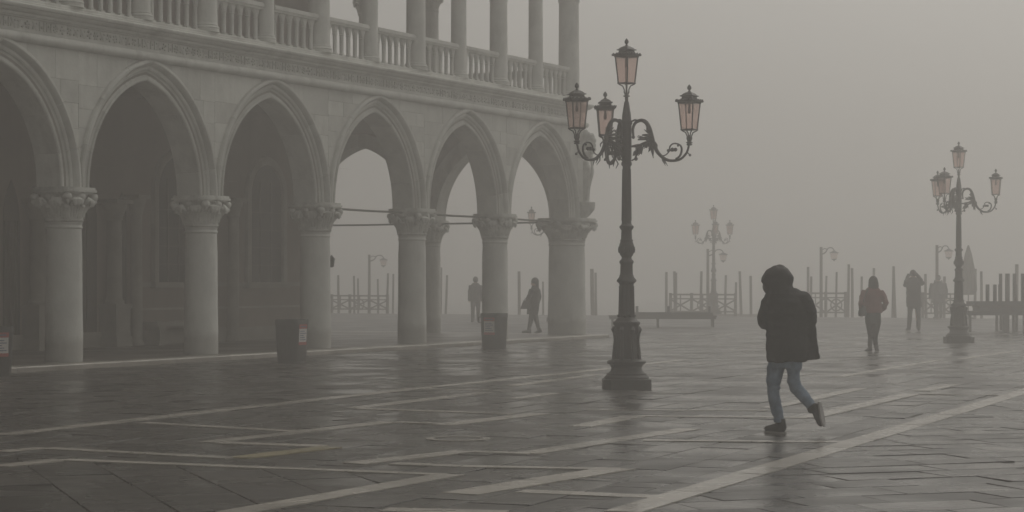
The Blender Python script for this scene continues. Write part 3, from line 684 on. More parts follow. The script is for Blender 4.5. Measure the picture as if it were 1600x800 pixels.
def arm_meshes():
    mb = MB(); p, r = smooth_path([(x, 0, z) for x, z in ARM], ARW); mb.loft(p, r, seg=8, up=(0, 1, 0))
    s = [(.70, 3.215), (.757, 3.25), (.786, 3.32), (.78, 3.385), (.737, 3.422), (.673, 3.43), (.628, 3.40), (.616, 3.354), (.645, 3.33), (.68, 3.335)]
    p, r = smooth_path([(x, 0, z) for x, z in s], [.013, .016, .016, .014, .012, .011, .011, .012, .014, .012]); mb.loft(p, r, seg=7, up=(0, 1, 0))
    s = [(.47, 3.275), (.52, 3.262), (.565, 3.275), (.60, 3.31), (.625, 3.345)]
    p, r = smooth_path([(x, 0, z) for x, z in s], [.01, .009, .009, .009, .009], 2); mb.loft(p, r, seg=6, up=(0, 1, 0))
    for c, rr in (((.597, 0, 3.335), .022), ((.70, 0, 3.345), .028), ((.655, 0, 3.35), .026), ((.905, 0, 3.265), .02), ((.735, 0, 3.40), .016), ((.097, 0, 3.53), .026), ((.135, 0, 3.225), .028), ((.31, 0, 3.64), .03)): mb.ball(c, rr, 7, 5)
    mb.loft([(.87, 0, 3.30), (.905, 0, 3.265)], .008, seg=5, up=(0, 1, 0))
    mb.lathe([(.03, 3.40), (.045, 3.412), (.03, 3.424), (.024, 3.44)], 10, (.896, 0, 0))
    s = [(.07, 3.40), (.13, 3.40), (.16, 3.36), (.15, 3.30), (.13, 3.245)]
    p, r = smooth_path([(x, 0, z) for x, z in s], [.015, .018, .018, .016, .014], 2); mb.loft(p, r, seg=6, up=(0, 1, 0))
    s = [(.07, 3.20), (.10, 3.215), (.135, 3.23)]
    mb.loft([(x, 0, z) for x, z in s], .011, seg=6, up=(0, 1, 0)); mb.loft([(.06, 0, 3.745), (.12, 0, 3.772), (.18, 0, 3.765)], [.012, .014, .01], seg=6, up=(0, 1, 0))
    body = mb.mesh('arm', 'iron', True, 60)
    mb = MB(); rg = random.Random(9)
    for a, b, w_ in [((.37, 3.52), (.17, 3.49), .03), ((.37, 3.54), (.22, 3.56), .026), ((.38, 3.47), (.19, 3.43), .03), ((.36, 3.56), (.26, 3.62), .024), ((.35, 3.50), (.24, 3.38), .03), ((.38, 3.45), (.33, 3.32), .028),
                     ((.36, 3.42), (.385, 3.24), .026), ((.30, 3.50), (.15, 3.545), .02), ((.24, 3.40), (.17, 3.28), .028), ((.22, 3.42), (.13, 3.34), .026), ((.20, 3.40), (.22, 3.29), .02), ((.50, 3.25), (.565, 3.13), .016),
                     ((.34, 3.62), (.29, 3.66), .022), ((.33, 3.48), (.28, 3.42), .03), ((.41, 3.46), (.43, 3.38), .02), ((.25, 3.42), (.10, 3.42), .024), ((.15, 3.36), (.11, 3.26), .022)]:
        for k in (-1, 0, 1):
            leaf(mb, (a[0], k * .02, a[1]), (b[0] + rg.uniform(-.015, .015), k * .045, b[1] + rg.uniform(-.015, .015)), w_ * (.82 if k == 0 else .55), k * .035)
    for i in range(24): mb.ball((rg.uniform(.27, .39), rg.uniform(-.035, .035), rg.uniform(3.36, 3.58)), rg.uniform(.012, .024), 6, 4)
    return body, mb.mesh('leaf_ornament', 'iron', True, 60)
ARM_ME, LEAF_ME = arm_meshes()
def sq(h): return [(h, -h), (h, h), (-h, h), (-h, -h)]
def lantern_meshes():
    mb = MB(); zb, zt, hb, ht = .165, .55, .088, .122
    for k in range(4):
        c, s = math.cos(R(45 + 90 * k)), math.sin(R(45 + 90 * k)); q = 2 ** .5
        mb.loft([(.012 * c, .012 * s, 0), (.035 * c, .035 * s, .05), (.035 * c, .035 * s, .085), (.06 * c, .06 * s, .135), (hb * q * c, hb * q * s, zb)], [.011, .012, .01, .01, .01], seg=6)
        mb.bar((hb * q * c, hb * q * s, zb), (ht * q * c, ht * q * s, zt), .016)
    mb.lathe([(.02, -.02), (.05, -.012), (.05, .0), (.02, .01), (.018, .07), (.008, .1)], 10)
    e = .002
    for z, h, t in ((zb, hb, .018), (zt - .012, ht, .016)):
        for k in range(4):
            M = Matrix.Rotation(R(90 * k), 4, 'Z'); mb.box(h - .008, h + .012, -h - .012 + e * (k % 2), h + .012 - e * (k % 2), z + e * (k % 2), z + t, M)
    frame = mb.mesh('lantern', 'iron', True, 35)
    pz = MB(); w0, w1 = hb - .008, ht - .008; x0, x1 = hb + .001, ht + .001
    pz.add([(x0, -w0, zb + .019), (x0, w0, zb + .019), (x1, w1, zt - .013), (x1, -w1, zt - .013), (x0 - .004, -w0, zb + .019), (x0 - .004, w0, zb + .019), (x1 - .004, w1, zt - .013), (x1 - .004, -w1, zt - .013)],
           [(0, 1, 2, 3), (7, 6, 5, 4), (0, 4, 5, 1), (1, 5, 6, 2), (2, 6, 7, 3), (3, 7, 4, 0)])
    pane = pz.mesh('glass_pane', 'lantern_glass')
    mb = MB(); q = 2 ** .5
    mb.lathe([(.128 * q, zt + .004), (.156 * q, zt + .006), (.162 * q, zt + .016), (.162 * q, zt + .03), (.138 * q, zt + .038), (.10 * q, zt + .05), (.088 * q, zt + .062), (.084 * q, zt + .082), (.108 * q, zt + .088), (.11 * q, zt + .097), (.088 * q, zt + .106), (.07 * q, zt + .125), (.042 * q, zt + .142), (.02 * q, zt + .15)], 4, rot=R(45))
    for k in range(4):                                 # little crown scallops on the brim
        for j in range(5):
            a = Matrix.Rotation(R(90 * k), 4, 'Z') @ Vector((.158, -.128 + .064 * j, zt + .036)); mb.ball(a, .014, 6, 4)
    roof = mb.mesh('lantern_roof', 'iron', False)
    fin = MB().lathe([(.016, zt + .149), (.026, zt + .157), (.013, zt + .166), (.013, zt + .174), (.029, zt + .19), (.033, zt + .206), (.026, zt + .228), (.012, zt + .246), (.004, zt + .254)], 12).mesh('finial', 'iron', True, 60)
    bulb = MB().lathe([(.004, .40), (.022, .41), (.026, .45), (.016, .50), (.016, .535)], 8).mesh('lamp_socket', 'galvanised', True, 60)
    return frame, pane, roof, fin, bulb
LANT = lantern_meshes()
def add_lantern(t, loc, rz):
    f = place('lantern', LANT[0], t, loc, rz, (.92, .92, 1))
    for k in range(4): place('glass_pane', LANT[1], f, None, R(90 * k))
    place('lantern_roof', LANT[2], f); place('finial', LANT[3], f); place('lamp_socket', LANT[4], f)
POST = [(.113, 1.0), (.10, 1.46), (.105, 1.475), (.138, 1.505), (.138, 1.525), (.108, 1.56), (.09, 1.61), (.086, 1.74), (.10, 1.77), (.10, 1.79), (.072, 1.82), (.07, 1.845), (.093, 1.88), (.112, 1.94), (.11, 1.985), (.098, 2.03), (.086, 2.065), (.092, 2.08), (.078, 2.10), (.073, 2.22), (.10, 2.26), (.10, 2.28), (.076, 2.30), (.068, 2.32), (.056, 3.12), (.074, 3.14), (.074, 3.17), (.064, 3.19), (.07, 3.25), (.07, 3.70), (.082, 3.72), (.082, 3.745), (.066, 3.77), (.062, 3.84), (.034, 4.02), (.024, 4.04), (.024, 4.10)]
BASE = [(.26, .216), (.225, .25), (.215, .30), (.235, .335), (.272, .355), (.275, .385), (.24, .40), (.185, .42), (.178, .50), (.168, .70), (.176, .80), (.17, .86), (.178, .89), (.19, .905), (.19, .935), (.16, .95), (.14, .975), (.12, .9995)]
def lamp_meshes():
    mb = MB(); mb.lathe(POST, 24)
    post = mb.mesh('post', 'iron', True, 45)
    mb = MB(); c = .07
    def o8(h, c): return [(h, -h + c), (h, h - c), (h - c, h), (-h + c, h), (-h, h - c), (-h, -h + c), (-h + c, -h), (h - c, -h)]
    mb.prism(o8(.335, .10), -.01, .135); plin = mb.mesh('plinth', 'iron'); mb = MB(); mb.lathe([(.315, .136), (.315, .16), (.30, .18), (.285, .19), (.28, .215)] + BASE, 16); base = mb.mesh('base', 'iron', True, 40); mb = MB()
    for k in range(8):
        a = R(45 * k + 22.5); ca, sa = math.cos(a), math.sin(a)
        mb.loft([(.20 * ca, .20 * sa, .40), (.192 * ca, .192 * sa, .52), (.175 * ca, .175 * sa, .68), (.185 * ca, .185 * sa, .78), (.205 * ca, .205 * sa, .83), (.19 * ca, .19 * sa, .87)], [.03, .028, .024, .03, .034, .02], [.018, .016, .014, .018, .022, .014], 6, up=(ca, sa, 0))
        mb.ball((.12 * ca, .12 * sa, 1.02), .02, 6, 4); mb.ball((.112 * ca, .112 * sa, 1.95), .022, 6, 4, (.7, .7, 2.2))
    orn = mb.mesh('base_ornament', 'iron', True, 40)
    fl = MB()
    for k in range(12): a = R(30 * k); fl.loft([(.108 * math.cos(a), .108 * math.sin(a), 1.03), (.099 * math.cos(a), .099 * math.sin(a), 1.44)], .008, seg=5)
    for k in range(12): a = R(30 * k); fl.loft([(.067 * math.cos(a), .067 * math.sin(a), 2.36), (.057 * math.cos(a), .057 * math.sin(a), 3.08)], .005, seg=5)
    return post, base, fl.mesh('fluting', 'iron', True), plin, orn
POST_ME, BASE_ME, FLUTE_ME, PLIN_ME, ORN_ME = lamp_meshes()
def street_lamp(loc, label, angs, tw=-15):
    t = thing('street_lamp', label, 'street lamp', loc, 0, 'cast iron lamps with pink glass lanterns')
    place('plinth', PLIN_ME, t); bs = place('base', BASE_ME, t); place('base_ornament', ORN_ME, bs)['kind'] = 'stuff'; po = place('post', POST_ME, t); place('fluting', FLUTE_ME, po)['kind'] = 'stuff'
    for a in angs:
        ar = place('arm', ARM_ME, t, None, R(a)); place('leaf_ornament', LEAF_ME, ar)['kind'] = 'stuff'
        add_lantern(t, (.896 * math.cos(R(a)), .896 * math.sin(R(a)), 3.445), R(a + tw))
    add_lantern(t, (0, 0, 4.115), R(47))
    return t
street_lamp(G(979, 607), 'nearest cast iron street lamp with four pink glass lanterns', (-16, 107, 217))
street_lamp(G(1498, 535), 'three-armed street lamp beside the stacked walkways on the right', (-4, 113, 236))
L3 = at(1115, 95); L4 = at(868, 78)
street_lamp(L3, 'faint street lamp standing behind the lattice railing by the water', (30, 150, 270))
street_lamp(L4, 'faint street lamp mostly hidden behind the thick corner column', (188, 308, 68))
# ================================================================== LITTER BINS
def rrect(hx, hy, c, n=4):
    pts = []
    for k, (sx, sy) in enumerate(((1, 1), (-1, 1), (-1, -1), (1, -1))):
        for i in range(n + 1):
            a = R(90 * k + 90 * i / n); pts.append((sx * (hx - c) + c * math.cos(a), sy * (hy - c) + c * math.sin(a)))
    return pts
def litter_bin(loc, rz, label, w_=.5, h=.79, panel=(.0, .26), handle=False):
    t = thing('litter_bin', label, 'litter bin', loc, rz, 'dark litter bins along the arcade')
    mb = MB(); rg = [(.86, 0.03), (.87, .06), (.985, h - .09), (1.0, h - .088), (1.0, h - .02), (.97, h), (.88, h), (.86, h - .12)]; n = None; vs = []
    for s, z in rg: q = rrect(w_ / 2 * s, w_ / 2 * s, .09 * s); n = len(q); vs += [(x, y, z) for x, y in q]
    fs = [(i * n + k, i * n + (k + 1) % n, (i + 1) * n + (k + 1) % n, (i + 1) * n + k) for i in range(len(rg) - 1) for k in range(n)] + [tuple(range(n))[::-1], tuple((len(rg) - 1) * n + k for k in range(n))]
    mb.add(vs, fs); mb.build('body', 'bin_plastic', t, True, ang=30)
    mb = MB(); q = rrect(w_ / 2 * .84, w_ / 2 * .84, .07); mb.prism(q, 0, .03); mb.build('foot', 'bin_plastic', t)
    mb = MB(); H = h - .1
    for k in range(4):
        M = Matrix.Rotation(R(90 * k), 4, 'Z')
        if k == 3: continue
        for x in (-.12, -.06, 0, .06, .12):
            mb.add([M @ Vector(p) for p in [(x - .012, -w_ / 2 * .868 - .008, .07), (x + .012, -w_ / 2 * .868 - .008, .07), (x + .012, -w_ / 2 * .98 - .008, H), (x - .012, -w_ / 2 * .98 - .008, H),
                    (x - .012, -w_ / 2 * .868 + .01, .07), (x + .012, -w_ / 2 * .868 + .01, .07), (x + .012, -w_ / 2 * .98 + .01, H), (x - .012, -w_ / 2 * .98 + .01, H)]], [(0, 1, 2, 3), (7, 6, 5, 4), (0, 4, 5, 1), (1, 5, 6, 2), (2, 6, 7, 3), (3, 7, 4, 0)])
    mb.build('ribs', 'bin_plastic', t)['kind'] = 'stuff'
    # printed notice on the local -x face
    sl = (.985 - .87) * w_ / 2 / (h - .15); M = Matrix.Translation((-w_ / 2 * .87, 0, .06)) @ Matrix.Rotation(-math.atan(sl), 4, 'Y') @ Matrix.Rotation(math.pi, 4, 'Z')
    z0, z1 = h - .53, h - .155; y0, y1 = panel[0] - panel[1] / 2, panel[0] + panel[1] / 2
    pl = MB(); pl.box(.001, .006, y0, y1, z0, z1, M); pn = pl.build('notice', 'sticker_white', t)
    MB().box(.003, .008, y0 - .004, y1 + .004, z1 - .075, z1 + .004, M).build('red_border', 'sticker_red', pn); MB().box(.003, .008, y0 - .004, y1 + .004, z0 - .004, z0 + .05, M).build('red_border', 'sticker_red', pn)
    pl = MB()
    for k in range(5): pl.box(.004, .0075, y0 + .03, y1 - .03 - .04 * (k % 3), z0 + .085 + .04 * k, z0 + .10 + .04 * k, M)
    pl.box(.006, .0095, y0 + .04, y1 - .04, z1 - .048, z1 - .025, M); pl.build('print', 'sticker_ink', pn)['kind'] = 'stuff'
    if handle:
        hb = MB(); M2 = Matrix.Rotation(R(20), 4, 'Z'); hb.loft([M2 @ Vector(p) for p in ((0, .22, h - .08), (0, .34, h - .09), (0, .35, h - .2), (0, .235, h - .22))], .014, seg=6); hb.build('handle', 'galvanised', t)
    return t
# rz turns the notice face (local -x)
litter_bin(G(456, 565), R(180 - 26), 'ribbed dark litter bin with its notice turned right, between two columns')
litter_bin(G(772, 545), R(64), 'litter bin with its notice facing us, in front of the second farthest column', handle=True)
litter_bin(G(-9, 588), R(180 - 52), 'litter bin with red and white notice, cut by the left picture edge')
# ================================================================== MOORING POLES, RAILINGS, LANTERN POSTS, JETTY
def ordn(i): return ['first', 'second', 'third', 'fourth', 'fifth', 'sixth', 'seventh', 'eighth', 'ninth', 'tenth'][i]
def pole(px, py, off, lean, r, label):
    p = quay(px, off); zt = zat(py, p.y); mb = MB(); n = 7; pa = []; ra = []
    for i in range(n):
        t = i / (n - 1); z = -2.1 + (zt + 2.1) * t; pa.append((lean * (z - zt * .5) + .02 * math.sin(3 * t + px), 0, z)); ra.append(r * (1.12 - .25 * t))
    mb.loft(pa, ra, seg=10, up=(0, 1, 0)); o = mb.build('mooring_pole', 'old_wood', None, True, loc=(p.x, p.y, 0), ang=50)
    tag(o, label, 'mooring pole', 'wooden mooring poles along the waterfront')
clusters = [('through the third arch from the corner', [(529, 430, 1.5, 0, .10), (553, 431, 2, 0, .08), (559, 435, 3, 0, .08), (590, 436, 2, -.01, .08), (606, 427, 1, .02, .09), (614, 428, 2, 0, .08)]),
            ('through the second arch from the corner', [(689, 418, 2, 0, .09), (697, 430, 1.2, .04, .09)]),
            ('seen through the arch nearest the corner', [(811, 424, 1.5, .005, .12), (848, 440, 2, 0, .08)]),
            ('between the corner column and the nearest lamp', [(926, 420, 1.2, -.02, .15), (931, 426, 3, 0, .1)]),
            ('left of the faint lamp by the water', [(1041, 425, 1.5, -.01, .10), (1054, 424, 2, -.03, .11), (1057, 426, 3.5, .01, .08), (1096, 424, 2, .01, .1)]),
            ('between the faint lamp and the hooded walker', [(1134, 430, 2, .01, .09), (1149, 441, 1.6, .02, .09), (1157, 424, 1.2, -.02, .1), (1173, 431, 1.2, -.025, .1)]),
            ('behind the hooded walker', [(1262, 417, 1.6, 0, .1), (1267, 432, 2.4, 0, .09)]),
            ('between the hooded walker and the woman in red', [(1291, 431, 3, .02, .08), (1306, 425, 2, .02, .08), (1325, 413, 1.2, .015, .1), (1331, 419, 1.6, -.01, .1), (1347, 432, 2, 0, .09)]),
            ('between the woman in red and the photographer', [(1366, 419, 3, 0, .1), (1395, 416, 1.2, .03, .09), (1398, 416, 1.6, -.04, .09)]),
            ('between the photographer and the right lamp', [(1447, 428, 2, -.01, .1), (1475, 432, 2, 0, .1)]),
            ('right of the right-hand lamp', [(1524, 420, 3, 0, .1), (1533, 424, 1.5, 0, .1), (1588, 413, 2, 0, .13)])]
for where, ps in clusters:
    for i, (px, py, off, ln, r) in enumerate(ps):
        pole(px, py, off, ln, r * .62, f'mooring pole, {ordn(i)} from the left, {where}')
def railing(pxa, pxb, pyt, off, label):
    A, B = quay(pxa, off), quay(pxb, off); d = B - A; L = d.length; H = zat(pyt, (A.y + B.y) / 2)
    t = thing('lattice_railing', label, 'railing', tuple(A), math.atan2(d.y, d.x), 'wooden lattice railings along the quay')
    MB().box(0, L, -.045, .045, H - .07, H).build('top_rail', 'old_wood', t); MB().box(0, L, -.035, .035, .16, .22).build('bottom_rail', 'old_wood', t)
    MB().box(0, L, -.03, .03, H - .24, H - .19).build('middle_rail', 'old_wood', t)
    n = max(2, round(L / .95)); st = L / n
    for k in range(n + 1): MB().box(-.05, .05, -.05, .05, 0, H + .03).build('post', 'old_wood', t, loc=(min(max(k * st, .05), L - .05), 0, 0))
    for k in range(n):
        x0, x1 = k * st + .05, (k + 1) * st - .05; xm = (x0 + x1) / 2
        for a, b in (((x0, .02, .22), (x1, .02, H - .24)), ((x0, -.02, H - .24), (x1, -.02, .22)), ((xm, .0, .22), (xm, .0, H - .07))): MB().bar(a, b, .035, .06).build('brace', 'old_wood', t)
        if k % 2:
            MB().loft([(xm + .24 * math.cos(R(30 * j)), 0.0, (H - .02) / 2 + .24 * math.sin(R(30 * j))) for j in range(13)], .03, .02, 6, up=(0, 1, 0)).build('ring', 'old_wood', t)
railing(517, 607, 461, -.4, 'lattice railing by the water seen through the arches')
railing(1046, 1151, 459, -.5, 'lattice railing in front of the faint lamp by the water')
railing(1258, 1323, 457, -.5, 'lattice railing behind the hooded walker and the woman in red')
railing(1440, 1500, 458, -.5, 'lattice railing behind the photographer and the right-hand lamp')
def lantern_post(px, py, pxl, off, label):
    p = quay(px, off); H = zat(py, p.y); sc_ = p.y / F; r = (pxl - px) * sc_
    t = thing('lantern_post', label, 'lamp post', tuple(p), R(-12), 'wooden posts with a hanging lantern')
    MB().loft([(0, 0, -2.0), (0, 0, H)], [.08, .06], seg=10, up=(0, 1, 0)).build('post', 'old_wood', t, True)
    pa, ra = smooth_path([(.05, 0, H - .30), (r * .35, 0, H - .22), (r * .55, 0, H - .05), (r * .85, 0, H - .04), (r, 0, H - .14)], [.03, .025, .022, .022, .02], 3)
    mb = MB(); mb.loft(pa, ra, seg=6, up=(0, 1, 0)); mb.loft([(.05, 0, H - .12), (r * .25, 0, H - .06), (r * .5, 0, H - .1)], .018, seg=6, up=(0, 1, 0)); mb.build('bracket', 'iron', t, True)
    mb = MB(); mb.lathe([(.02, -.14), (.06, -.17), (.2, -.24), (.21, -.26), (.17, -.265)], 8, (r, 0, H)); mb.build('lantern_cap', 'iron', t); MB().lathe([(.12, -.5), (.1, -.53), (.03, -.57), (.02, -.6)], 8, (r, 0, H)).build('lantern_base', 'iron', t)
    MB().lathe([(.165, -.266), (.12, -.499)], 8, (r, 0, H)).build('lantern_glass', 'lantern_glass', t)
lantern_post(577, 398, 600, 1.4, 'post with hanging lantern behind the railing seen through the arches')
lantern_post(1106, 389, 1130, 3.0, 'post with hanging lantern just left of the faint lamp by the water')
lantern_post(1283, 386, 1303, 1.6, 'post with hanging lantern right of the hooded walker')
lantern_post(1464, 383, 1482, 1.6, 'post with hanging lantern left of the right-hand street lamp')
# timber jetty that carries the far lamp
c = Vector((L3.x, L3.y)) - C0; ju, jy = c.dot(U), -c.dot(V)
jt = thing('timber_jetty', 'timber jetty reaching from the quay under the faint lamp', 'jetty', (*qpt(QL, jy), 0), PAL_RZ)
JL = ju - QL + 1.6; n = int(JL / .22)
plank = MB().box(.006, .214, -3.2, 3.2, -.07, -.005).mesh('plank', 'deck_wood')
for k in range(n): place('plank', plank, jt, (.04 + k * .22, 0, 0))
for y in (-2.8, 0, 2.8): MB().box(.03, JL, y - .1, y + .1, -.3, -.071).build('beam', 'old_wood', jt)
for y in (-2.8, 2.8):
    for x in (1.2, JL - .5): MB().lathe([(.14, -2.2), (.12, -.301)], 10, (x, y, 0)).build('pile', 'old_wood', jt)
# ================================================================== STACKED FLOOD WALKWAYS
def walkway(loc, rz, L, W, hd, legs_up, legs_len, label, dk=.12, lx=None, lw=.035):
    """loc z = underside of the deck when upright, or of the upturned deck"""
    t = thing('flood_walkway', label, 'walkway', loc, rz, 'stacked flood walkways')
    n = 5; pw = W / n
    zb, zp = (0, dk - .04) if not legs_up else (.04, 0)
    for k in range(n): MB().box(-L / 2, L / 2, -pw / 2 + .006, pw / 2 - .006, zp, zp + .04).build('plank', 'deck_wood', t, loc=(0, -W / 2 + pw * (k + .5), 0))
    mb = MB()
    z0, z1 = (.0, dk - .041) if not legs_up else (.041, dk)
    for y in (-W / 2 + .03, W / 2 - .03): mb.box(-L / 2 + .02, L / 2 - .02, y - .025, y + .025, z0, z1)
    for x in (-L / 2 + .05, 0, L / 2 - .05): mb.box(x - .03, x + .03, -W / 2 + .056, W / 2 - .056, z0, z1)
    mb.build('frame', 'galvanised', t)
    for x in (lx or (-L / 2 + .12, -.15, L / 2 - .12)):
        for y in (-W / 2 + .1, W / 2 - .1):
            a, b = (-legs_len, 0) if not legs_up else (dk, dk + legs_len)
            MB().box(-lw, lw, -lw, lw, a, b).build('leg', 'galvanised', t, loc=(x, y, 0))
    return t
Zr = 62.7
p = at(1556, Zr); k = Zr / F
walkway((p.x + 1.55, p.y, .49), R(2), 5.0, 1.0, .12, False, .49, 'lowest flood walkway of the right-hand stack, standing on its legs', lx=(-2.44, -1.43, -1.15, -.83, 1.0, 2.3))
walkway((p.x + 1.75, p.y + .02, .613), R(1.2), 4.7, .98, .12, False, .10, 'flood walkway in the middle of the right-hand stack', .14)
walkway((p.x + 1.65, p.y, .756), R(2.6), 4.9, 1.0, .12, True, .5, 'upturned flood walkway on top of the right-hand stack, legs in the air', .14, (-1.81, -1.43, -.97, 1.0, 2.2), .045)
walkway((p.x + 1.75, p.y + 1.4, .5), R(2), 2.6, 1.0, .12, False, .5, 'flood walkway behind the right-hand stack near the picture edge')
walkway((p.x + 1.8, p.y + 1.4, .623), R(3), 2.6, 1.0, .12, True, .98, 'upturned long-legged walkway at the right picture edge', .12, (-1.24, -1.05, -.8, -.55, .2, 1.1), .04)
p = at(1035, 69)
walkway((p.x, p.y, .26), R(-3), 3.5, 1.0, .12, False, .26, 'lower flood walkway of the low stack behind the nearest lamp', .11)
walkway((p.x + .35, p.y, .372), R(-5), 2.6, .96, .12, True, .2, 'upturned flood walkway on the low stack behind the nearest lamp', .1)
# furled parasol
p = at(1513, 83); t = thing('furled_parasol', 'tall furled pale parasol right of the right-hand street lamp', 'parasol', tuple(p))
MB().lathe([(.30, 0), (.30, .06), (.10, .09), (.05, .12)], 12).build('base', 'galvanised', t); MB().lathe([(.025, .12), (.025, 2.9)], 8).build('pole', 'old_wood', t)
mb = MB(); vs = []
for i, (r, z) in enumerate([(.24, .95), (.30, 1.15), (.28, 1.6), (.20, 2.1), (.12, 2.55), (.03, 2.88)]):
    vs.append([(r * (1 + .16 * math.cos(8 * a)) * math.cos(a), r * (1 + .16 * math.cos(8 * a)) * math.sin(a), z) for a in [2 * math.pi * k / 48 for k in range(48)]])
mb.add([q for r_ in vs for q in r_], [(i * 48 + k, i * 48 + (k + 1) % 48, (i + 1) * 48 + (k + 1) % 48, (i + 1) * 48 + k) for i in range(5) for k in range(48)] + [tuple(range(48))[::-1], tuple(5 * 48 + k for k in range(48))])
mb.build('canopy', 'canvas', t, True)
# ================================================================== PEOPLE
def conv(px0, py0, S):
    return lambda x, y, d=0.0: Vector(((x - px0) / S, d, (py0 - y) / S))
def head(mb, c, r=.098, face=Vector((0, 1, 0))):
    c = Vector(c); mb.ball(c, r, 14, 10, (.86, .95, 1.18)); f = face.normalized(); s = f.cross(Vector((0, 0, 1))).normalized()
    mb.ball(c + f * r * .25 - Vector((0, 0, r * .45)), r * .72, 10, 8)                 # jaw
    mb.loft([c + f * r * .85 + Vector((0, 0, r * .15)), c + f * r * 1.16 - Vector((0, 0, r * .2)), c + f * r * .9 - Vector((0, 0, r * .3))], [r * .1, r * .17, r * .1], seg=6)
    for k in (-1, 1): mb.ball(c + s * k * r * .86 - Vector((0, 0, r * .05)), r * .22, 6, 5, (.5, .8, 1.2))
    mb.loft([c - Vector((0, 0, r * .8)), c - Vector((0, 0, r * 1.9))], [r * .55, r * .6], seg=10)
def shoe(t, ankle, direction, up, k=1.0, nm='shoe'):
    d = Vector(direction).normalized(); u = Vector(up); u = (u - d * u.dot(d)).normalized(); s = d.cross(u)
    M = Matrix((( d.x, s.x, u.x, ankle[0]), (d.y, s.y, u.y, ankle[1]), (d.z, s.z, u.z, ankle[2]), (0, 0, 0, 1))) @ Matrix.Diagonal((k, k * .9, 1.0, 1))
    mb = MB(); h = .095
    mb.loft([M @ Vector(q) for q in ((-.075, 0, -h + .055), (-.03, 0, -h + .06), (.04, 0, -h + .058), (.11, 0, -h + .048), (.165, 0, -h + .04), (.19, 0, -h + .034))], [.03, .04, .043, .046, .04, .02], [.04, .05, .045, .034, .028, .016], 10, up=tuple(u))
    mb.loft([M @ Vector(q) for q in ((-.035, 0, -h + .05), (-.028, 0, -h + .10), (-.02, 0, -h + .14))], [.043, .04, .044], [.045, .043, .046], 10, up=tuple(d))
    o = union(mb, nm, 'shoe', .008, 3, t)
    sm = MB(); pts = [(-.085, -.02), (-.085, .02), (-.03, .038), (.05, .044), (.11, .05), (.17, .038), (.20, .012), (.20, -.012), (.17, -.038), (.11, -.05), (.05, -.044), (-.03, -.038)]
    sm.prism(pts, -h, -h + .016, M); sm.build('sole', 'sole', o, True, ang=50)
# --- the hooded walker
S = 157.0; g = G(1225, 677); K = conv(1225, 677, S)
mb = MB(); fdir = Vector((-.85, .5, -.25))
head(mb, K(1212, 440, .02), .09, fdir)
mb.rings([(*K(1226, 552), .12, .09, R(-25)), (*K(1230, 520), .14, .09, R(-25)), (*K(1232, 488), .14, .08, R(-25)), (*K(1229, 474), .11, .07, R(-25)), (*K(1220, 456), .05, .05, 0)], 12)
mb.loft([K(1214, 548, .03), K(1209, 612, .02), K(1217, 655)], [.06, .045, .032], seg=8); mb.loft([K(1238, 548, -.05), K(1242, 606, -.04), K(1266, 636, -.16)], [.06, .045, .032], seg=8)
mb.loft([K(1209, 470, .07), K(1195, 502, .05), K(1204, 464, .175)], [.036, .034, .028], seg=8); mb.loft([K(1252, 472, -.07), K(1264, 498, -.05), K(1254, 530, .06)], [.04, .036, .028], seg=8)
for k in range(4): mb.loft([K(1203.5 + k * .8, 463, .165 + k * .016), K(1204 + k, 456, .18 + k * .015), K(1206 + k, 452, .165 + k * .014)], [.009, .009, .007], seg=6)
man = union(mb, 'person', 'skin', .012, 3, None, tuple(g)); tag(man, 'person in black hooded jacket and blue jeans walking bowed across the square', 'person')
mb = MB(); yw = R(-18)
mb.rings([(*K(1228, 566), .195, .15, yw), (*K(1229, 548), .21, .155, yw), (*K(1231, 525), .215, .16, yw), (*K(1234, 500), .225, .165, yw), (*K(1234, 482), .228, .16, yw), (*K(1232, 468), .215, .145, yw), (*K(1228, 459), .17, .125, yw), (*K(1223, 450), .105, .10, 0)], 22)
mb.ball(K(1207, 466, .07), .085, 12, 8); mb.loft([K(1209, 464, .07), K(1202, 476, .07), K(1197, 491, .06), K(1195, 503, .05)], [.08, .085, .08, .072], seg=12); mb.ball(K(1195, 505, .05), .07, 10, 8)
mb.loft([K(1195, 505, .05), K(1200, 490, .14), K(1204, 474, .18), K(1207, 466, .19)], [.068, .06, .053, .045], seg=10)
mb.ball(K(1253, 469, -.07), .09, 12, 8); mb.ball(K(1238, 464, -.03), .095, 12, 8); mb.loft([K(1250, 467, -.07), K(1257, 476, -.08), K(1262, 488, -.07), K(1264.5, 499, -.05)], [.08, .09, .085, .075], seg=12); mb.ball(K(1264.5, 500, -.05), .074, 10, 8)
mb.loft([K(1264, 500, -.05), K(1262, 518, 0), K(1254, 534, .06)], [.072, .066, .055], seg=10)
mb.loft([K(1252, 480, -.05), K(1257, 500, -.05), K(1261, 520, -.05), K(1264, 540, -.04), K(1266.5, 554, -.03), K(1268, 562, -.02)], [.06, .09, .09, .09, .087, .084], [.08, .075, .06, .05, .04, .03], 14, up=(0, 1, 0))
for k in range(5): mb.rings([(*K(1229, 545 - 17 * k), .203, .156, R(-22)), (*K(1229.5, 541 - 17 * k), .213, .166, R(-22)), (*K(1230, 537 - 17 * k), .203, .156, R(-22))], 18)
coat = union(mb, 'jacket', 'coat_black', .011, 5, man, disp=.013)
mb = MB()
mb.loft([K(1231, 452, -.03), K(1227.5, 439, -.02), K(1222, 429, -.005), K(1213.5, 427, .01), K(1205, 431, .025), K(1199, 439, .035), K(1197, 444, .04)], [.05, .105, .125, .125, .11, .09, .07], [.04, .085, .082, .08, .075, .062, .05], 14, up=(0, 0, 1))
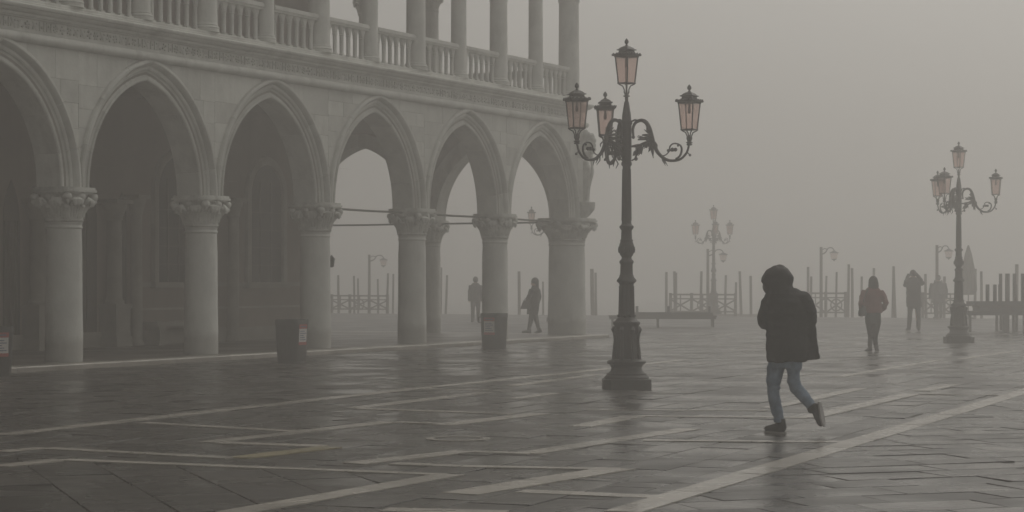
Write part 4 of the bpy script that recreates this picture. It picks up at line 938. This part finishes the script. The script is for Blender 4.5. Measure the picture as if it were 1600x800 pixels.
mb.ball(K(1203, 448, .05), .078, 10, 8, (.9, 1, 1.1)); mb.ball(K(1219, 421.5, .0), .06, 10, 8, (1.05, 1.0, .9)); mb.ball(K(1214, 440, .02), .125, 14, 10, (.95, .95, 1.05)); mb.ball(K(1220, 440, .0), .108, 12, 10, (.95, 1, 1.1))
mb.rings([(*K(1226, 462, -.01), .17, .14, R(-18)), (*K(1222, 453, 0), .135, .12, 0), (*K(1218, 445, .01), .125, .12, 0)], 16)
hd = union(mb, 'hood', 'coat_black', .011, 4, man, disp=.006)
mb = MB()
mb.rings([(*K(1226, 556), .155, .12, R(-22)), (*K(1226, 575), .145, .11, R(-22))], 14)
mb.loft([K(1213, 556, .03), K(1213, 575, .03), K(1209, 598, .025), K(1208, 611, .02), K(1211, 628, .01), K(1215, 644, .0), K(1217, 653, 0), K(1217, 660, 0)], [.095, .09, .074, .064, .064, .056, .05, .054], seg=14)
mb.loft([K(1239, 556, -.05), K(1238.5, 575, -.05), K(1239, 595, -.045), K(1243, 606, -.045), K(1253, 618, -.09), K(1262, 630, -.14), K(1265, 635, -.16)], [.09, .08, .068, .064, .062, .052, .052], seg=14)
for (x, y, r, d) in ((1215, 648, .056, 0), (1216, 655, .056, 0), (1210, 606, .068, .02), (1262, 631, .054, -.145)): mb.ball(K(x, y, d), r, 10, 6, (1.02, 1.02, .28))
union(mb, 'jeans', 'denim', .009, 3, man, disp=.008)
shoe(man, K(1218, 662, 0), (-.8, .6, 0), (0, 0, 1), .88)
shoe(man, K(1266.5, 640, -.165), (.18, -.10, -1), (-.8, .6, -.1), .88)
# --- woman in red
S = 73.0; g = G(1363, 549); K = conv(1363, 549, S)
mb = MB(); head(mb, K(1364.5, 441), .1); mb.rings([(*K(1363, 505), .13, .09, 0), (*K(1363, 480), .12, .09, 0), (*K(1363, 458), .17, .09, 0), (*K(1364, 452), .05, .05, 0)], 12)
mb.loft([K(1358.5, 500, .02), K(1361.5, 526, .06), K(1359.5, 543, .03)], [.06, .04, .025], seg=8); mb.loft([K(1370, 500, -.02), K(1366.5, 526, -.05), K(1369, 543, -.06)], [.06, .04, .025], seg=8)
wm = union(mb, 'person', 'skin', .02, 3, None, tuple(g)); tag(wm, 'person in red jacket and dark trousers with a bag at the hip', 'person')
mb = MB(); mb.rings([(*K(1363.5, 489), .205, .15, 0), (*K(1363.5, 478), .20, .15, 0), (*K(1363.5, 466), .19, .145, 0), (*K(1363.5, 457), .205, .13, 0), (*K(1364, 452), .15, .11, 0), (*K(1364.5, 447), .09, .09, 0)], 16)
for sx, e in ((-1, 1344.5), (1, 1383)):
    mb.loft([K(1363.5 + sx * 13, 455), K(1363.5 + sx * 17, 464, -.05), K(e, 473, -.1), K(1363.5 + sx * 18, 481, 0), K(1363.5 + sx * 13, 485, .08)], [.06, .068, .066, .06, .055], seg=10)
union(mb, 'jacket', 'coat_red', .016, 4, wm, disp=.008)
mb = MB(); mb.rings([(*K(1364, 486), .165, .13, 0), (*K(1364, 498), .175, .14, 0), (*K(1364, 506), .15, .12, 0)], 14)
mb.loft([K(1358.5, 500, .02), K(1360, 514, .04), K(1361.5, 526, .06), K(1360, 538, .05), K(1359.5, 546, .02)], [.095, .078, .062, .054, .045], seg=10); mb.loft([K(1370, 500, -.02), K(1368.5, 514, -.04), K(1366.5, 526, -.05), K(1367.5, 538, -.06), K(1369, 546, -.06)], [.095, .078, .062, .054, .045], seg=10)
union(mb, 'trousers', 'trousers_dark', .014, 3, wm)
mb = MB(); mb.ball(K(1364.5, 440), .112, 12, 10, (.92, 1, 1.12)); mb.rings([(*K(1364.5, 455), .10, .085, 0), (*K(1364.5, 447, -.03), .115, .1, 0), (*K(1364.5, 441, -.02), .11, .105, 0)], 12); union(mb, 'hair', 'hair', .015, 3, wm)
shoe(wm, K(1359, 543.5, .02), (-.3, 1, -.1), (0, 0, 1)); shoe(wm, K(1369.5, 543.5, -.06), (.3, 1, -.25), (0, 0, 1))
bag = thing('shoulder_bag', 'dark shoulder bag hanging at the left hip of the person in red', 'bag', tuple(g))
mb = MB(); mb.loft([K(1347, 494, -.06), K(1347, 489, -.06), K(1348, 482, -.05), K(1349, 478, -.05)], [.09, .10, .085, .06], [.06, .065, .06, .04], 10, up=(0, 1, 0)); union(mb, 'bag_body', 'leather', .014, 2, bag)
MB().loft([K(1346, 481, -.09), K(1349, 464, -.16), K(1355, 452, -.10), K(1359, 451, .08)], .016, .008, 6).build('strap', 'leather', bag)
# --- photographer
S = 52.0; g = G(1429, 517); K = conv(1429, 517, S)
mb = MB(); head(mb, K(1426.5, 429, .0), .105, Vector((.3, 1, 0))); mb.rings([(*K(1428, 480), .15, .1, 0), (*K(1428, 455), .15, .1, 0), (*K(1427, 440), .17, .1, 0), (*K(1427, 436), .06, .06, 0)], 12)
mb.loft([K(1422, 478), K(1421, 498), K(1420, 512)], [.08, .06, .04], seg=8); mb.loft([K(1433, 478), K(1434, 498), K(1434, 512)], [.08, .06, .04], seg=8)
ph = union(mb, 'person', 'skin', .02, 3, None, tuple(g)); tag(ph, 'person in dark coat with both arms raised to take a picture', 'person')
mb = MB(); mb.rings([(*K(1428.5, 480), .235, .17, 0), (*K(1428, 465), .235, .17, 0), (*K(1427.5, 450), .225, .16, 0), (*K(1427, 440), .225, .14, 0), (*K(1427, 435), .14, .11, 0), (*K(1427, 433), .09, .09, 0)], 16)
mb.loft([K(1437, 438), K(1442, 443, .1), K(1443.5, 443, .16), K(1438, 433, .24), K(1433, 427, .26)], [.08, .078, .07, .06, .05], seg=10); mb.loft([K(1417, 438), K(1416, 446, .12), K(1417, 446, .2), K(1420, 435, .25), K(1423, 428, .26)], [.08, .078, .07, .06, .05], seg=10)
union(mb, 'coat', 'coat_grey', .016, 4, ph, disp=.008)
mb = MB(); mb.loft([K(1422.5, 476), K(1421.5, 496), K(1420, 514)], [.10, .075, .062], seg=10); mb.loft([K(1434, 476), K(1435, 496), K(1435, 514)], [.10, .075, .062], seg=10); mb.rings([(*K(1428, 472), .17, .13, 0), (*K(1428, 482), .17, .13, 0)], 12); union(mb, 'trousers', 'trousers_dark', .014, 3, ph)
mb = MB(); mb.ball(K(1426.5, 427.5, -.01), .115, 12, 10, (.9, 1, 1.05)); union(mb, 'hair', 'hair', .014, 2, ph)
shoe(ph, K(1420, 512), (-.2, 1, 0), (0, 0, 1)); shoe(ph, K(1435.5, 512), (.3, 1, 0), (0, 0, 1))
cm = thing('photo_camera', 'small camera held up to the face of the person with raised arms', 'camera', tuple(g))
MB().box(-.075, .075, .0, .05, -.05, .05).build('camera_body', 'leather', cm, loc=tuple(K(1429, 428, .22))); MB().lathe([(.035, 0), (.035, .05), (.03, .06)], 12, M=Matrix.Rotation(R(-90), 4, 'X')).build('lens', 'leather', cm, loc=tuple(K(1429, 428, .271)))
# --- far standing figures
def simple_person(px, py, S, label, h, coatlen, coat, wide=1.0, back=False, face=(0, 1, 0)):
    g = G(px, py); t_ = h / 1.72
    mb = MB(); q = lambda x, y, z: Vector((x, y, z * t_))
    head(mb, q(0, 0, 1.60), .10, Vector(face)); mb.rings([(*q(0, 0, .85), .14, .1, 0), (*q(0, 0, 1.1), .13, .1, 0), (*q(0, 0, 1.38), .17, .09, 0), (*q(0, 0, 1.45), .06, .06, 0)], 12)
    for s in (-1, 1): mb.loft([q(s * .09, 0, .86), q(s * .10, 0, .48), q(s * .10, 0, .08)], [.07, .05, .035], seg=8)
    for s in (-1, 1):
        hnd = q(s * .27 * wide, .02, .76)
        for k in range(4): mb.loft([hnd + Vector((0, .02 * k - .03, 0)), hnd + Vector((0, .02 * k - .02, -.05)), hnd + Vector((-s * .015, .02 * k - .015, -.085))], [.01, .01, .008], seg=5)
        mb.loft([hnd + Vector((-s * .01, .04, .03)), hnd + Vector((-s * .02, .065, -.03))], [.012, .01], seg=5); mb.ball(hnd + Vector((0, 0, .02)), .035, 8, 6, (.5, 1, 1.2))
    o = union(mb, 'person', 'skin', .02, 2, None, tuple(g)); tag(o, label, 'person')
    mb = MB(); c0 = coatlen; mb.rings([(*q(0, 0, c0), .21 * wide, .17, 0), (*q(0, 0, .95), .20 * wide, .16, 0), (*q(0, 0, 1.15), .20 * wide, .15, 0), (*q(0, 0, 1.35), .22 * wide, .14, 0), (*q(0, 0, 1.44), .16, .11, 0), (*q(0, 0, 1.5), .09, .09, 0)], 16)
    for s in (-1, 1): mb.loft([q(s * .2 * wide, 0, 1.4), q(s * .25 * wide, -.02, 1.12), q(s * .265 * wide, .02, .80)], [.075, .07, .055], seg=10)
    union(mb, 'coat', coat, .018, 3, o, disp=.008)
    mb = MB(); mb.rings([(*q(0, 0, .78), .17, .13, 0), (*q(0, 0, .9), .17, .13, 0)], 12)
    for s in (-1, 1): mb.loft([q(s * .09, 0, .84), q(s * .10, .01, .48), q(s * .10, 0, .06)], [.10, .078, .062], seg=10)
    union(mb, 'trousers', 'trousers_dark', .018, 3, o)
    mb = MB(); mb.ball(q(0, -.01, 1.62), .112, 10, 8, (.9, 1, 1.08)); union(mb, 'hair', 'hair', .018, 2, o)
    for s in (-1, 1): shoe(o, (s * .10, 0, .095), (s * .25, 1, 0), (0, 0, 1))
    if back:
        bp = thing('backpack', 'bulky pack on the back of ' + back, 'backpack', tuple(g)); mb = MB(); mb.rings([(0, -.26, .98, .15, .08, 0), (0, -.29, 1.1, .19, .12, 0), (0, -.28, 1.35, .18, .11, 0), (0, -.24, 1.48, .11, .06, 0)], 14); union(mb, 'pack', 'leather', .02, 3, bp)
        for s in (-1, 1): MB().loft([(s * .12, -.20, 1.43), (s * .14, .0, 1.52 * t_), (s * .14, .17, 1.3)], .025, .008, 6).build('strap', 'leather', bp)
p = at(1466, 83.5); simple_person(1466, HZ + EYE * F / 83.5, 0, 'faint person in a wide coat beside the post with hanging lantern', 1.72, .62, 'coat_grey', 1.25, 'the faint person beside the hanging lantern post')
simple_person(743, 503.5, 0, 'faint person standing left of the second farthest column', 1.64, .80, 'coat_grey', .85)
# --- walker with handbag, seen through the last arch
S = 54.3; g = G(833, 520.5); K = conv(833, 520.5, S)
mb = MB(); head(mb, K(835, 442), .1, Vector((-1, .2, 0))); mb.rings([(*K(833, 490), .12, .1, 0), (*K(833, 465), .13, .1, 0), (*K(835, 454), .14, .09, 0), (*K(835, 449), .05, .05, 0)], 12)
mb.loft([K(832, 488, .05), K(829, 504, .05), K(826, 516, .05)], [.08, .055, .04], seg=8); mb.loft([K(834, 488, -.05), K(839, 504, -.05), K(841, 516, -.05)], [.08, .055, .04], seg=8)
wk = union(mb, 'person', 'skin', .02, 3, None, tuple(g)); tag(wk, 'person in long dark coat striding past the thick corner column', 'person')
mb = MB(); mb.rings([(*K(832, 491), .17, .16, 0), (*K(833, 480), .175, .165, 0), (*K(834, 466), .165, .17, 0), (*K(836, 455), .16, .18, 0), (*K(836, 449), .11, .11, 0), (*K(835.5, 446), .08, .09, 0)], 14)
mb.loft([K(831, 452, -.17), K(826, 464, -.2), K(822, 474, -.2)], [.075, .065, .05], seg=10); mb.loft([K(840, 452, .17), K(843, 464, .18), K(840, 476, .16)], [.075, .065, .05], seg=10)
union(mb, 'coat', 'coat_black', .016, 4, wk, disp=.008)
mb = MB(); mb.loft([K(832, 486, .05), K(829, 503, .05), K(826, 516, .05)], [.095, .07, .05], seg=10); mb.loft([K(834, 486, -.05), K(839, 503, -.05), K(842, 516, -.05)], [.095, .07, .05], seg=10); union(mb, 'trousers', 'trousers_dark', .016, 3, wk)
mb = MB(); mb.ball(K(836, 440), .115, 12, 10, (1, .95, 1.08)); mb.loft([K(838, 442), K(839, 450)], [.08, .06], seg=8); union(mb, 'hair', 'hair', .015, 2, wk)
shoe(wk, K(826, 515.5, .05), (-1, 0, 0), (0, 0, 1)); shoe(wk, K(842, 515.5, -.05), (-1, 0, -.35), (0, 0, 1))
hb = thing('handbag', 'dark handbag carried by the person in the long dark coat', 'handbag', tuple(g))
mb = MB(); mb.prism([(-.17, 0), (.17, 0), (.11, .24), (-.08, .24)], -.05, .05, Matrix.Translation(K(822, 482.5, -.22)) @ Matrix(((1, 0, 0, 0), (0, 0, 1, 0), (0, 1, 0, 0), (0, 0, 0, 1)))); mb.build('bag_body', 'leather', hb)
MB().loft([K(818.5, 470, -.22), K(821, 466, -.22), K(824, 470, -.22)], .012, seg=6, up=(0, 1, 0)).build('strap', 'leather', hb)
bpy.data.scenes.remove(TMP)
# ================================================================== HAZE
mb = MB(); mb.box(-250, 250, -120, 330, -3.4, HT + 1.2)
hz = mb.build('haze', None); hz['kind'] = 'stuff'
hm = bpy.data.materials.new('haze'); hm.use_nodes = True; n = hm.node_tree; n.nodes.clear()
ho = n.nodes.new('ShaderNodeOutputMaterial'); pv = n.nodes.new('ShaderNodeVolumePrincipled')
pv.inputs['Color'].default_value = (0.97, 0.955, 0.93, 1); pv.inputs['Density'].default_value = HAZE_DENSITY; pv.inputs['Anisotropy'].default_value = 0.6
n.links.new(pv.outputs[0], ho.inputs['Volume']); hz.data.materials.append(hm)
